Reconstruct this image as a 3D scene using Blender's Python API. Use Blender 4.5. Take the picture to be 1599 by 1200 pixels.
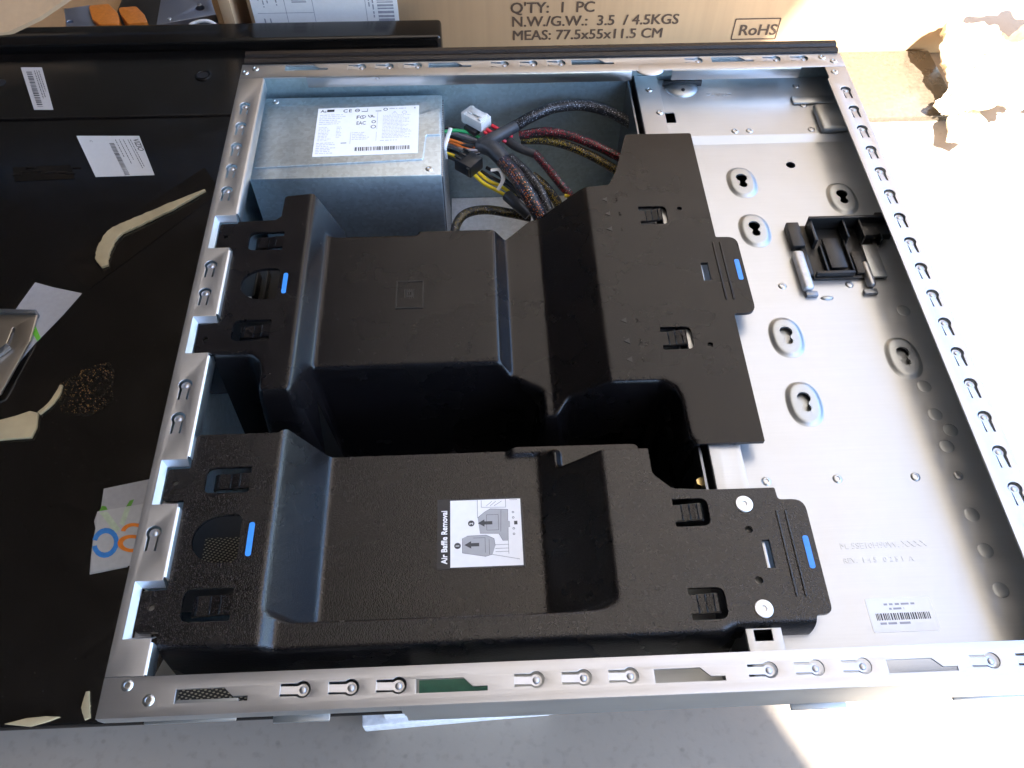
import bpy, bmesh, math, random
import numpy as np
from mathutils import Vector, Matrix, Euler
random.seed(4); np.random.seed(4)
M = 0.001
scene = bpy.context.scene
COL = scene.collection
for o in list(bpy.data.objects): bpy.data.objects.remove(o)

# ------------------------------------------------------------------ camera, sky, sun, exposure
CAM_LOC = Vector((0.16112, -0.08643, 0.35598)); CAM_ROT = Euler((0.59983, -0.00739, -0.04288), 'XYZ')
cam_data = bpy.data.cameras.new('camera'); cam = bpy.data.objects.new('camera', cam_data); COL.objects.link(cam)
cam.location = CAM_LOC; cam.rotation_euler = CAM_ROT
cam_data.sensor_width = 36; cam_data.lens = 29.593; cam_data.clip_start = 0.01; cam_data.clip_end = 500
scene.camera = cam
TO_SUN = Vector((0.48, -0.556, 1.0)).normalized()
world = bpy.data.worlds.new('World'); scene.world = world; world.use_nodes = True
wn = world.node_tree.nodes; wl = world.node_tree.links
sky = wn.new('ShaderNodeTexSky'); sky.sky_type = 'NISHITA'; sky.sun_disc = False; sky.altitude = 600; sky.dust_density = .5; sky.ozone_density = 2.0
sky.sun_elevation = math.asin(TO_SUN.z); sky.sun_rotation = math.atan2(TO_SUN.x, TO_SUN.y)
bg = wn['Background']; bg.inputs['Strength'].default_value = 0.13; wl.new(sky.outputs[0], bg.inputs['Color'])
sun_data = bpy.data.lights.new('sun', 'SUN'); sun_data.energy = 5.0; sun_data.angle = math.radians(0.53); sun_data.color = (1.0, 0.965, 0.91)
sun = bpy.data.objects.new('sun', sun_data); COL.objects.link(sun); sun.location = (3, -3, 6)
sun.rotation_euler = TO_SUN.to_track_quat('Z', 'Y').to_euler()
scene.view_settings.view_transform = 'Standard'; scene.view_settings.look = 'None'; scene.view_settings.gamma = 1
scene.view_settings.exposure = 3.2
scene.render.engine = 'CYCLES'

# ------------------------------------------------------------------ helpers
CM = CAM_ROT.to_matrix()
def at(px, py, z):
    """world point (mm) on the level z (mm) seen at a pixel of the 1599x1200 photograph"""
    d = CM @ Vector(((px-800)/1314.4, -(py-600)/1314.4, -1.0))
    t = (z*M - CAM_LOC.z)/d.z; q = CAM_LOC + d*t
    return Vector((q.x/M, q.y/M, z))
def at2(pts, z): return [at(a, b, z).to_2d() for a, b in pts]

def origin(o):
    v = Vector((0, 0, 0))
    while o is not None: v = v + o.location; o = o.parent
    return v
def link(o, parent=None, wloc=(0, 0, 0)):
    COL.objects.link(o); w = Vector(wloc)*M
    if parent is not None: o.parent = parent; o.location = w - origin(parent)
    else: o.location = w
    return o
def tag(o, label=None, cat=None, group=None, kind=None):
    if label: o['label'] = label
    if cat: o['category'] = cat
    if group: o['group'] = group
    if kind: o['kind'] = kind
    return o
def thing(name, loc, label, cat, group=None):
    e = bpy.data.objects.new(name, None); e.empty_display_size = 0.02; link(e, None, loc)
    return tag(e, label, cat, group)
def finish(me, mt, smooth=None):
    me.materials.clear()
    if mt is not None: me.materials.append(mt)
    if smooth is not None:
        me.polygons.foreach_set('use_smooth', [True]*len(me.polygons))
        me.set_sharp_from_angle(angle=math.radians(smooth))
    me.update(); return me
def obj(name, me, parent=None, wloc=(0, 0, 0)):
    return link(bpy.data.objects.new(name, me), parent, wloc)
def mesh(verts, faces, mt=None, smooth=None):
    me = bpy.data.meshes.new('mesh'); me.from_pydata([(v[0]*M, v[1]*M, v[2]*M) for v in verts], [], faces)
    return finish(me, mt, smooth)
def bm_mesh(bm, mt, smooth=None, recalc=True):
    if recalc: bmesh.ops.recalc_face_normals(bm, faces=bm.faces)
    me = bpy.data.meshes.new('mesh'); bm.to_mesh(me); bm.free()
    me.transform(Matrix.Scale(M, 4)); return finish(me, mt, smooth)
def bm_box(bm, x0, x1, y0, y1, z0, z1, bev=0, seg=2, rz=0, piv=None):
    vs = [bm.verts.new(c) for c in [(x0,y0,z0),(x1,y0,z0),(x1,y1,z0),(x0,y1,z0),(x0,y0,z1),(x1,y0,z1),(x1,y1,z1),(x0,y1,z1)]]
    fs = [bm.faces.new([vs[i] for i in f]) for f in [(3,2,1,0),(4,5,6,7),(0,1,5,4),(1,2,6,5),(2,3,7,6),(3,0,4,7)]]
    if rz:
        c = Vector(piv) if piv else Vector(((x0+x1)/2, (y0+y1)/2, 0))
        bmesh.ops.rotate(bm, verts=vs, cent=c, matrix=Matrix.Rotation(rz, 3, 'Z'))
    if bev:
        es = list({e for f in fs for e in f.edges})
        bmesh.ops.bevel(bm, geom=es, offset=bev, segments=seg, profile=0.5, affect='EDGES', clamp_overlap=True)
def box(name, c, mt, parent=None, bev=0.6, smooth=35, rz=0, seg=2):
    bm = bmesh.new()
    for b in (c if isinstance(c[0], (tuple, list)) else [c]): bm_box(bm, *b, bev=bev, rz=rz, seg=seg)
    return obj(name, bm_mesh(bm, mt, smooth), parent)
def rnd(pts, r, seg=5):
    """polygon with its corners rounded; r may be a list"""
    n = len(pts); out = []
    for i in range(n):
        p = Vector(pts[i]).to_2d(); a = Vector(pts[i-1]).to_2d(); b = Vector(pts[(i+1) % n]).to_2d()
        ri = r[i] if isinstance(r, (list, tuple)) else r
        u = a-p; v = b-p; lu, lv = u.length, v.length
        if ri <= 0 or lu < 1e-6 or lv < 1e-6: out.append(p); continue
        ang = u.angle(v); d = min(ri/max(math.tan(ang/2), 1e-3), lu*.49, lv*.49)
        s = p+u*(d/lu); e = p+v*(d/lv)
        for k in range(seg+1):
            t = k/seg; out.append(s*(1-t)**2 + p*(2*t*(1-t)) + e*t*t)
    return out
def circ(x, y, r, n=24, ry=None): return [Vector((x+r*math.cos(2*math.pi*k/n), y+(ry or r)*math.sin(2*math.pi*k/n))) for k in range(n)]
def rect(x0, x1, y0, y1): return [(x0, y0), (x1, y0), (x1, y1), (x0, y1)]
def plate_mesh(outline, holes=(), z0=0, z1=1, bev=0):
    cu = bpy.data.curves.new('c', 'CURVE'); cu.dimensions = '2D'; cu.fill_mode = 'BOTH'
    cu.extrude = max((z1-z0)/2 - bev, 1e-5); cu.bevel_depth = bev; cu.bevel_resolution = 2; cu.offset = -bev
    for poly in [outline]+list(holes):
        sp = cu.splines.new('POLY'); sp.points.add(len(poly)-1)
        for k, q in enumerate(poly): sp.points[k].co = (q[0], q[1], 0, 1)
        sp.use_cyclic_u = True
    ob = bpy.data.objects.new('c', cu); me = bpy.data.meshes.new_from_object(ob)
    bpy.data.objects.remove(ob); bpy.data.curves.remove(cu)
    bm = bmesh.new(); bm.from_mesh(me); bmesh.ops.remove_doubles(bm, verts=bm.verts, dist=1e-4); bpy.data.meshes.remove(me)
    bmesh.ops.translate(bm, verts=bm.verts, vec=(0, 0, (z0+z1)/2)); return bm
def plate(name, outline, holes, z0, z1, mt, parent=None, bev=0, smooth=30):
    return obj(name, bm_mesh(plate_mesh(outline, holes, z0, z1, bev), mt, smooth), parent)
def catmull(pts, n=10):
    pts = [Vector(p) for p in pts]; P = [pts[0]*2-pts[1]]+pts+[pts[-1]*2-pts[-2]]; out = []
    for i in range(1, len(P)-2):
        for k in range(n):
            t = k/n; a, b, c, d = P[i-1], P[i], P[i+1], P[i+2]
            out.append(.5*((2*b)+(c-a)*t+(2*a-5*b+4*c-d)*t*t+(3*b-a-3*c+d)*t**3))
    return out+[pts[-1]]
def tube_mesh(pts, r, mt, seg=14, n=10, flat=1.0):
    path = catmull(pts, n); bm = bmesh.new(); uvl = bm.loops.layers.uv.new('UVMap'); rings = []; L = 0; vs = []
    for i, p in enumerate(path):
        t = (path[min(i+1, len(path)-1)]-path[max(i-1, 0)]).normalized()
        s = t.cross(Vector((0, 0, 1)));  s = s.normalized() if s.length > 1e-4 else Vector((1, 0, 0)); u = s.cross(t)
        rr = r(i/(len(path)-1)) if callable(r) else r
        if i: L += (p-path[i-1]).length
        vs.append(L)
        rings.append([bm.verts.new(p+(s*math.cos(2*math.pi*k/seg)+u*flat*math.sin(2*math.pi*k/seg))*rr) for k in range(seg)])
    for i in range(len(rings)-1):
        for k in range(seg):
            f = bm.faces.new([rings[i][k], rings[i][(k+1) % seg], rings[i+1][(k+1) % seg], rings[i+1][k]])
            for lp, (uu, vv) in zip(f.loops, [(k/seg, vs[i]), ((k+1)/seg, vs[i]), ((k+1)/seg, vs[i+1]), (k/seg, vs[i+1])]): lp[uvl].uv = (uu, vv)
    bm.faces.new(rings[0][::-1]); bm.faces.new(rings[-1])
    return bm_mesh(bm, mt, 50)
def tube(name, pts, r, mt, parent=None, **k): return obj(name, tube_mesh(pts, r, mt, **k), parent)
def text_bm(s, size, bold=0, align='LEFT', shear=0, depth=0):
    cu = bpy.data.curves.new('t', 'FONT'); cu.body = s; cu.size = size; cu.offset = bold; cu.align_x = align; cu.shear = shear; cu.extrude = depth; cu.resolution_u = 3
    ob = bpy.data.objects.new('t', cu); me = bpy.data.meshes.new_from_object(ob)
    bm = bmesh.new(); bm.from_mesh(me); bpy.data.objects.remove(ob); bpy.data.curves.remove(cu); bpy.data.meshes.remove(me)
    return bm
class Sheet:
    """flat print laid on a sheet: local mm, x along top edge, y down the left edge"""
    def __init__(s, tl, tr, bl, lift=0.12):
        s.o = Vector(tl); s.x = (Vector(tr)-s.o); s.w = s.x.length; s.x.normalize()
        s.y = (Vector(bl)-s.o); s.h = s.y.length; s.y.normalize(); s.n = s.x.cross(-s.y).normalized(); s.bm = bmesh.new(); s.lift = lift
    def p(s, a, b, k=1): return s.o+s.x*a+s.y*b+s.n*s.lift*k
    def poly(s, pts, k=1): s.bm.faces.new([s.bm.verts.new(s.p(a, b, k)) for a, b in pts])
    def bar(s, x0, y0, x1, y1, k=1): s.poly([(x0, y0), (x0, y1), (x1, y1), (x1, y0)], k)
    def line(s, x0, y0, x1, y1, w=.3, k=1):
        d = Vector((x1-x0, y1-y0)); d.normalize(); n = Vector((-d.y, d.x))*w/2
        s.poly([(x0+n.x, y0+n.y), (x1+n.x, y1+n.y), (x1-n.x, y1-n.y), (x0-n.x, y0-n.y)], k)
    def ring(s, x, y, r0, r1, a0=0, a1=2*math.pi, n=24, k=1):
        for i in range(n):
            t0 = a0+(a1-a0)*i/n; t1 = a0+(a1-a0)*(i+1)/n
            s.poly([(x+r0*math.cos(t0), y+r0*math.sin(t0)), (x+r1*math.cos(t0), y+r1*math.sin(t0)), (x+r1*math.cos(t1), y+r1*math.sin(t1)), (x+r0*math.cos(t1), y+r0*math.sin(t1))], k)
    def disc(s, x, y, r, k=1, n=20): s.poly([(x+r*math.cos(-2*math.pi*i/n), y+r*math.sin(-2*math.pi*i/n)) for i in range(n)], k)
    def text(s, t, x, y, size, rot=0, bold=0, shear=0, k=1, sx=1):
        if bold > .15:
            for i, (u, w) in enumerate([(-bold, -bold*.5), (bold, bold*.5), (bold, -bold*.5), (-bold, bold*.5)]): s.text(t, x+u, y+w, size, rot, 0, shear, k+.25*i, sx)
            return
        b = text_bm(t, size, bold, shear=shear); c, q = math.cos(rot), math.sin(rot); vm = {}
        for v in b.verts: a = v.co.x*sx; e = -v.co.y; vm[v] = s.bm.verts.new(s.p(x+a*c-e*q, y+a*q+e*c, k))
        for f in b.faces: s.bm.faces.new([vm[v] for v in f.verts])
        b.free()
    def barcode(s, x0, y0, x1, y1, wmin=.25, wmax=.9, vert=False):
        a = x0 if not vert else y0; e = x1 if not vert else y1
        while a < e:
            w = random.uniform(wmin, wmax)
            if not vert: s.bar(a, y0, min(a+w, x1), y1)
            else: s.bar(x0, a, x1, min(a+w, y1))
            a += w+random.uniform(wmin, wmax)
    def words(s, x0, y0, x1, y1, pitch, th, vert=False, fill=.9):
        """rows of small print too fine to read"""
        b = y0 if not vert else x0; be = y1 if not vert else x1
        while b < be:
            a = x0 if not vert else y0; e = (x1 if not vert else y1); e = a+(e-a)*random.uniform(.6, 1)*fill
            while a < e:
                w = random.uniform(.5, 2.6)*th*2
                if not vert: s.bar(a, b, min(a+w, e), b+th)
                else: s.bar(b, a, b+th, min(a+w, e))
                a += w+th*random.uniform(.7, 1.4)
            b += pitch
    def done(s, name, mt, parent): return obj(name, bm_mesh(s.bm, mt, None, recalc=False), parent)

# ------------------------------------------------------------------ materials
def nodes(name):
    m = bpy.data.materials.new(name); m.use_nodes = True; nt = m.node_tree; b = nt.nodes['Principled BSDF']
    return m, nt, b
def N(nt, typ, **kw):
    n = nt.nodes.new(typ)
    for k, v in kw.items():
        if k in n.inputs: n.inputs[k].default_value = v
        else: setattr(n, k, v)
    return n
def ramp(nt, fac, stops):
    r = nt.nodes.new('ShaderNodeValToRGB'); nt.links.new(fac, r.inputs[0]); e = r.color_ramp.elements
    while len(e) < len(stops): e.new(.5)
    for k, (p, c) in enumerate(stops): e[k].position = p; e[k].color = (c[0], c[1], c[2], 1) if isinstance(c, (tuple, list)) else (c, c, c, 1)
    return r.outputs[0]
def simple(name, col, rough=.5, metal=0, nscale=300, var=.12, bump=0, bscale=None, bdist=.0002, spec=.5, coat=0, rvar=.08):
    m, nt, b = nodes(name); L = nt.links; tc = N(nt, 'ShaderNodeTexCoord')
    n = N(nt, 'ShaderNodeTexNoise', Scale=nscale, Detail=4.0); L.new(tc.outputs['Object'], n.inputs['Vector'])
    lo = [max(0, c*(1-var)) for c in col]; hi = [min(1, c*(1+var)) for c in col]
    L.new(ramp(nt, n.outputs[0], [(.3, lo), (.7, hi)]), b.inputs['Base Color'])
    n2 = N(nt, 'ShaderNodeTexNoise', Scale=nscale*.13, Detail=5.0); L.new(tc.outputs['Object'], n2.inputs['Vector'])
    L.new(ramp(nt, n2.outputs[0], [(.3, max(.02, rough-rvar)), (.7, min(1, rough+rvar))]), b.inputs['Roughness'])
    b.inputs['Metallic'].default_value = metal; b.inputs['Specular IOR Level'].default_value = spec; b.inputs['Coat Weight'].default_value = coat
    if bump:
        n3 = N(nt, 'ShaderNodeTexNoise', Scale=bscale or nscale, Detail=2.0); L.new(tc.outputs['Object'], n3.inputs['Vector'])
        bp = N(nt, 'ShaderNodeBump', Strength=bump, Distance=bdist); L.new(n3.outputs[0], bp.inputs['Height']); L.new(bp.outputs[0], b.inputs['Normal'])
    return m
def steel(name, col=(.66, .68, .70), rough=.36, brushed=0.05, spangle=0, metal=1.0):
    m, nt, b = nodes(name); L = nt.links; tc = N(nt, 'ShaderNodeTexCoord'); b.inputs['Metallic'].default_value = metal
    mp = N(nt, 'ShaderNodeMapping'); mp.inputs['Scale'].default_value = (30, 900, 400); L.new(tc.outputs['Object'], mp.inputs[0])
    n = N(nt, 'ShaderNodeTexNoise', Scale=1.0, Detail=4.0); L.new(mp.outputs[0], n.inputs['Vector'])
    n2 = N(nt, 'ShaderNodeTexNoise', Scale=35.0, Detail=6.0); L.new(tc.outputs['Object'], n2.inputs['Vector'])
    src = n2.outputs[0]
    if spangle:
        v = N(nt, 'ShaderNodeTexVoronoi', Scale=420.0); L.new(tc.outputs['Object'], v.inputs['Vector'])
        mx = N(nt, 'ShaderNodeMix'); mx.inputs['Factor'].default_value = .3; L.new(v.outputs['Color'], mx.inputs['A']); L.new(n2.outputs[0], mx.inputs['B']); src = mx.outputs[0]
    d = .07+spangle
    sk = N(nt, 'ShaderNodeMix'); sk.inputs['Factor'].default_value = .35; L.new(src, sk.inputs['A']); L.new(n.outputs[0], sk.inputs['B']); src = sk.outputs[0]
    L.new(ramp(nt, src, [(.25, [c*(1-d) for c in col]), (.75, [min(1, c*(1+d*.6)) for c in col])]), b.inputs['Base Color'])
    L.new(ramp(nt, n2.outputs[0], [(.3, rough-.03), (.7, rough+.04)]), b.inputs['Roughness'])
    bp = N(nt, 'ShaderNodeBump', Strength=brushed, Distance=.0002); L.new(n.outputs[0], bp.inputs['Height']); L.new(bp.outputs[0], b.inputs['Normal'])
    return m
def plastic(name, col, rough, grain, gscale=1500, spec=.5, speck=0.0):
    m, nt, b = nodes(name); L = nt.links; tc = N(nt, 'ShaderNodeTexCoord'); b.inputs['Specular IOR Level'].default_value = spec
    n = N(nt, 'ShaderNodeTexNoise', Scale=gscale, Detail=0.0); L.new(tc.outputs['Object'], n.inputs['Vector'])
    n2 = N(nt, 'ShaderNodeTexNoise', Scale=25.0, Detail=6.0); L.new(tc.outputs['Object'], n2.inputs['Vector'])
    L.new(ramp(nt, n2.outputs[0], [(.3, rough-.05), (.7, rough+.07)]), b.inputs['Roughness'])
    bp = N(nt, 'ShaderNodeBump', Strength=grain, Distance=.0004); L.new(n.outputs[0], bp.inputs['Height']); L.new(bp.outputs[0], b.inputs['Normal'])
    # moulded grain: sparkle glints painted as paler tips, with a few dust motes
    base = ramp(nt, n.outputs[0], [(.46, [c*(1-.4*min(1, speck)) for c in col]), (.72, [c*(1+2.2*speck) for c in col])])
    n3 = N(nt, 'ShaderNodeTexVoronoi', Scale=230.0); L.new(tc.outputs['Object'], n3.inputs['Vector'])
    dust = ramp(nt, n3.outputs['Distance'], [(0.0, .3), (.07, 0.0)])
    mx = N(nt, 'ShaderNodeMix', data_type='RGBA'); L.new(dust, mx.inputs[0]); L.new(base, mx.inputs[6]); mx.inputs[7].default_value = (.35, .33, .3, 1)
    L.new(mx.outputs[2], b.inputs['Base Color'])
    return m
def braid(name, accent, amount=.6, accent2=None):
    m, nt, b = nodes(name); L = nt.links; uv = N(nt, 'ShaderNodeUVMap')
    mp = N(nt, 'ShaderNodeMapping'); mp.inputs['Scale'].default_value = (20, 1.15, 1); mp.inputs['Rotation'].default_value = (0, 0, 0); L.new(uv.outputs[0], mp.inputs[0])
    v = N(nt, 'ShaderNodeTexVoronoi', Scale=1.0, Randomness=.35); L.new(mp.outputs[0], v.inputs['Vector'])
    sep = N(nt, 'ShaderNodeSeparateColor'); L.new(v.outputs['Color'], sep.inputs[0])
    # wires peep through along one side of the sleeve
    su = N(nt, 'ShaderNodeSeparateXYZ'); L.new(uv.outputs[0], su.inputs[0])
    wv = N(nt, 'ShaderNodeMath', operation='SINE'); mu = N(nt, 'ShaderNodeMath', operation='MULTIPLY'); mu.inputs[1].default_value = 6.283*2; L.new(su.outputs[0], mu.inputs[0]); L.new(mu.outputs[0], wv.inputs[0])
    ad = N(nt, 'ShaderNodeMath', operation='ADD'); L.new(sep.outputs[0], ad.inputs[0])
    ml = N(nt, 'ShaderNodeMath', operation='MULTIPLY'); ml.inputs[1].default_value = .35; L.new(wv.outputs[0], ml.inputs[0]); L.new(ml.outputs[0], ad.inputs[1])
    fa = ramp(nt, ad.outputs[0], [(1-amount, 0), (1-amount+.04, 1)])
    hole = ramp(nt, v.outputs['Distance'], [(.22, 1), (.34, 0)])
    mm = N(nt, 'ShaderNodeMath', operation='MULTIPLY'); L.new(fa, mm.inputs[0]); L.new(hole, mm.inputs[1])
    acc = ramp(nt, sep.outputs[2], [(.45, accent), (.55, accent2 or accent)])
    mx = N(nt, 'ShaderNodeMix', data_type='RGBA'); L.new(mm.outputs[0], mx.inputs[0]); mx.inputs[6].default_value = (.012, .012, .014, 1); L.new(acc, mx.inputs[7])
    sp = ramp(nt, sep.outputs[1], [(.86, 0), (.9, 1)]); m2 = N(nt, 'ShaderNodeMath', operation='MULTIPLY'); L.new(sp, m2.inputs[0]); L.new(hole, m2.inputs[1])
    mx2 = N(nt, 'ShaderNodeMix', data_type='RGBA'); L.new(m2.outputs[0], mx2.inputs[0]); L.new(mx.outputs[2], mx2.inputs[6]); mx2.inputs[7].default_value = (.75, .75, .78, 1)
    L.new(mx2.outputs[2], b.inputs['Base Color']); b.inputs['Roughness'].default_value = .3
    bp = N(nt, 'ShaderNodeBump', Strength=.6, Distance=.0004); L.new(v.outputs['Distance'], bp.inputs['Height']); L.new(bp.outputs[0], b.inputs['Normal'])
    return m
def grille(name, scale=500, dark=.01, lite=(.55, .56, .58)):
    m, nt, b = nodes(name); L = nt.links; tc = N(nt, 'ShaderNodeTexCoord')
    v = N(nt, 'ShaderNodeTexVoronoi', Scale=scale, Randomness=0.15); L.new(tc.outputs['Object'], v.inputs['Vector'])
    L.new(ramp(nt, v.outputs['Distance'], [(.30, [dark]*3), (.38, lite)]), b.inputs['Base Color'])
    L.new(ramp(nt, v.outputs['Distance'], [(.30, 0.0), (.38, 1.0)]), b.inputs['Metallic']); b.inputs['Roughness'].default_value = .4
    return m
def perforated(name):
    m, nt, b = nodes(name); L = nt.links; tc = N(nt, 'ShaderNodeTexCoord')
    mp = N(nt, 'ShaderNodeMapping'); mp.inputs['Scale'].default_value = (480, 850, 1); mp.inputs['Rotation'].default_value = (0, 0, .5); L.new(tc.outputs['Object'], mp.inputs[0])
    v = N(nt, 'ShaderNodeTexVoronoi', Scale=1.0, Randomness=0.0); v.voronoi_dimensions = '2D'; L.new(mp.outputs[0], v.inputs['Vector'])
    L.new(ramp(nt, v.outputs['Distance'], [(.24, (.30, .275, .21)), (.3, (.006, .006, .006))]), b.inputs['Base Color']); b.inputs['Roughness'].default_value = .45  # pale dots paint in the light coming through the holes
    return m
def painted_glints(name):
    m, nt, b = nodes(name); L = nt.links; tc = N(nt, 'ShaderNodeTexCoord')
    v = N(nt, 'ShaderNodeTexVoronoi', Scale=620.0); L.new(tc.outputs['Object'], v.inputs['Vector'])
    n = N(nt, 'ShaderNodeTexNoise', Scale=70.0, Detail=4.0); L.new(tc.outputs['Object'], n.inputs['Vector'])
    f = ramp(nt, v.outputs['Distance'], [(.12, 1), (.3, 0)]); g = ramp(nt, n.outputs[0], [(.38, 0), (.55, .6)])
    mu = N(nt, 'ShaderNodeMath', operation='MULTIPLY'); L.new(f, mu.inputs[0]); L.new(g, mu.inputs[1])
    mx = N(nt, 'ShaderNodeMix', data_type='RGBA'); L.new(mu.outputs[0], mx.inputs[0]); mx.inputs[6].default_value = (.006, .0045, .003, 1); mx.inputs[7].default_value = (.42, .24, .08, 1)  # amber glints of the crinkled tape painted into the base colour
    L.new(mx.outputs[2], b.inputs['Base Color']); b.inputs['Roughness'].default_value = .2
    bp = N(nt, 'ShaderNodeBump', Strength=.4, Distance=.001); L.new(v.outputs['Distance'], bp.inputs['Height']); L.new(bp.outputs[0], b.inputs['Normal'])
    return m
def concrete(name, col):
    m, nt, b = nodes(name); L = nt.links; tc = N(nt, 'ShaderNodeTexCoord')
    n = N(nt, 'ShaderNodeTexNoise', Scale=7.0, Detail=8.0); L.new(tc.outputs['Object'], n.inputs['Vector'])
    n2 = N(nt, 'ShaderNodeTexNoise', Scale=160.0, Detail=5.0); L.new(tc.outputs['Object'], n2.inputs['Vector'])
    v = N(nt, 'ShaderNodeTexVoronoi', Scale=55.0); L.new(tc.outputs['Object'], v.inputs['Vector'])
    a = ramp(nt, n.outputs[0], [(.25, [c*.8 for c in col]), (.5, col), (.75, [c*1.12 for c in col])])
    s = ramp(nt, n2.outputs[0], [(.28, .6), (.45, 1)]); d = ramp(nt, v.outputs['Distance'], [(.05, .45), (.1, 1)])
    mx = N(nt, 'ShaderNodeMix', data_type='RGBA', blend_type='MULTIPLY'); mx.inputs[0].default_value = .35; L.new(a, mx.inputs[6]); L.new(s, mx.inputs[7])
    mx2 = N(nt, 'ShaderNodeMix', data_type='RGBA', blend_type='MULTIPLY'); mx2.inputs[0].default_value = .3; L.new(mx.outputs[2], mx2.inputs[6]); L.new(d, mx2.inputs[7])
    L.new(mx2.outputs[2], b.inputs['Base Color']); b.inputs['Roughness'].default_value = .85
    bp = N(nt, 'ShaderNodeBump', Strength=.15, Distance=.0015); L.new(n2.outputs[0], bp.inputs['Height']); L.new(bp.outputs[0], b.inputs['Normal'])
    return m
def cardboard(name, col=(.50, .325, .18)):
    m, nt, b = nodes(name); L = nt.links; tc = N(nt, 'ShaderNodeTexCoord')
    mp = N(nt, 'ShaderNodeMapping'); mp.inputs['Scale'].default_value = (170, 170, 6); L.new(tc.outputs['Object'], mp.inputs[0])
    n = N(nt, 'ShaderNodeTexNoise', Scale=1.0, Detail=3.0); L.new(mp.outputs[0], n.inputs['Vector'])
    n2 = N(nt, 'ShaderNodeTexNoise', Scale=14.0, Detail=6.0); L.new(tc.outputs['Object'], n2.inputs['Vector'])
    ad = N(nt, 'ShaderNodeMix'); ad.inputs['Factor'].default_value = .6; L.new(n.outputs[0], ad.inputs['A']); L.new(n2.outputs[0], ad.inputs['B'])
    L.new(ramp(nt, ad.outputs[0], [(.3, [c*.9 for c in col]), (.7, [c*1.07 for c in col])]), b.inputs['Base Color']); b.inputs['Roughness'].default_value = .8
    bp = N(nt, 'ShaderNodeBump', Strength=.15, Distance=.0005); L.new(n.outputs[0], bp.inputs['Height']); L.new(bp.outputs[0], b.inputs['Normal'])
    return m
STEEL = steel('zinc_steel', (.44, .465, .48), rough=.42); STEEL_RIM = steel('zinc_steel_rim', (.52, .53, .555), .40, .05)
STEEL_TRAY = steel('zinc_steel_tray', (.52, .535, .545), .33, .14, metal=.68); STEEL_PSU = steel('spangled_steel', (.55, .615, .65), .50, .03, .09)
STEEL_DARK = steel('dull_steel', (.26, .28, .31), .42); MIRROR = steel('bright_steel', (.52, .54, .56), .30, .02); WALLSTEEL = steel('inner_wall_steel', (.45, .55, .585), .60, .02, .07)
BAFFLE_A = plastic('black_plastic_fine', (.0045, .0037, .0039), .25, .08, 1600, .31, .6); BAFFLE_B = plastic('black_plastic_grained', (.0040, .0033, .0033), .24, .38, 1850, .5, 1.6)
BLACK = plastic('black_plastic', (.012, .012, .012), .38, .1); BEZEL = plastic('black_textured_bezel', (.007, .0045, .004), .36, .3, 1400, .5, .5)
TVBLACK = plastic('gloss_black_panel', (.0042, .0035, .0032), .17, .05, 900, .5, .2)
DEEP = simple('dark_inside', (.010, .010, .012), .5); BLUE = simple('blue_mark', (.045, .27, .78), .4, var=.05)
WHITE = simple('white_paper', (.88, .875, .86), .55, var=.02); INK = simple('black_ink', (.03, .03, .035), .6); INKGREY = simple('grey_ink', (.36, .36, .40), .6)
INKSOFT = simple('faint_ink', (.50, .50, .55), .6); INKBROWN = simple('brown_ink', (.085, .05, .03), .7, var=.2, nscale=500); ARTGREY = simple('art_grey', (.42, .42, .42), .6, var=.03)
NYLON = simple('white_nylon', (.72, .70, .66), .35, var=.05); SHRINK = simple('grey_heat_shrink', (.045, .045, .047), .42, 0, 300, .2, .3, 350, .0006)
CARD = cardboard('cardboard'); CARDIN = cardboard('cardboard_dark', (.36, .23, .12)); CONC = concrete('concrete', (.335, .28, .225))
PCB = simple('green_board', (.02, .11, .06), .4); BRASS = simple('brass', (.75, .58, .28), .3, 1)
CREAM = simple('cream_foam', (.40, .33, .20), .6, var=.08, nscale=80, bump=.3, bscale=300)
def wire(n, c): return simple(n, c, .35, var=.05)
W_GREEN = wire('green_wire', (.03, .36, .12)); W_ORANGE = wire('orange_wire', (.70, .17, .02)); W_BLACK = wire('black_wire', (.015, .015, .017)); W_YELLOW = wire('yellow_wire', (.80, .58, .02)); W_RED = wire('red_wire', (.62, .02, .035)); W_GREY = wire('grey_wire', (.28, .25, .25))

# ------------------------------------------------------------------ setting: ground, shading roof, unseen walls and reflector added to shape the light
GZ = -220.0
g = obj('ground', mesh([(-9000, -9000, GZ), (12000, -9000, GZ), (12000, 9000, GZ), (-9000, 9000, GZ)], [(0, 1, 2, 3)], CONC)); tag(g, kind='structure')
ROOFM = simple('dark_roof_boards', (.065, .061, .058), .8); WALLM = simple('dull_wall', (.065, .062, .06), .8)
RZ = 2100.0; k = (RZ-GZ)/1000
e1 = (355+480*k, 40-556*k)                      # corner of the roof whose shadow edge crosses the ground by the case
roof_pts = [(-3500, -3400), (e1[0]+.49*2150, e1[1]-2150), (e1[0], e1[1]), (e1[0]+.175*200, e1[1]+200), (-260, e1[1]+200), (-260, 3700), (-3500, 3700)]
plate('garage_roof', roof_pts, [], RZ+20, RZ+120, ROOFM); tag(bpy.data.objects['garage_roof'], kind='structure')
reflector_pts = [(-255, e1[1]+205), (e1[0]+.175*205, e1[1]+205), (e1[0]+.175*4950, e1[1]+4950), (-255, 3700)]
plate('overhead_reflector', reflector_pts, [], RZ, RZ+60, simple('reflector_white', (.80, .80, .80), .6, var=.02)); tag(bpy.data.objects['overhead_reflector'], kind='structure')  # unseen white panel added overhead to brighten reflections in steel and plastic
box('wall_inner', (-3600, -3500, -3400, 3800, GZ, RZ+100), WALLM, bev=0, smooth=None); tag(bpy.data.objects['wall_inner'], kind='structure')
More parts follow.
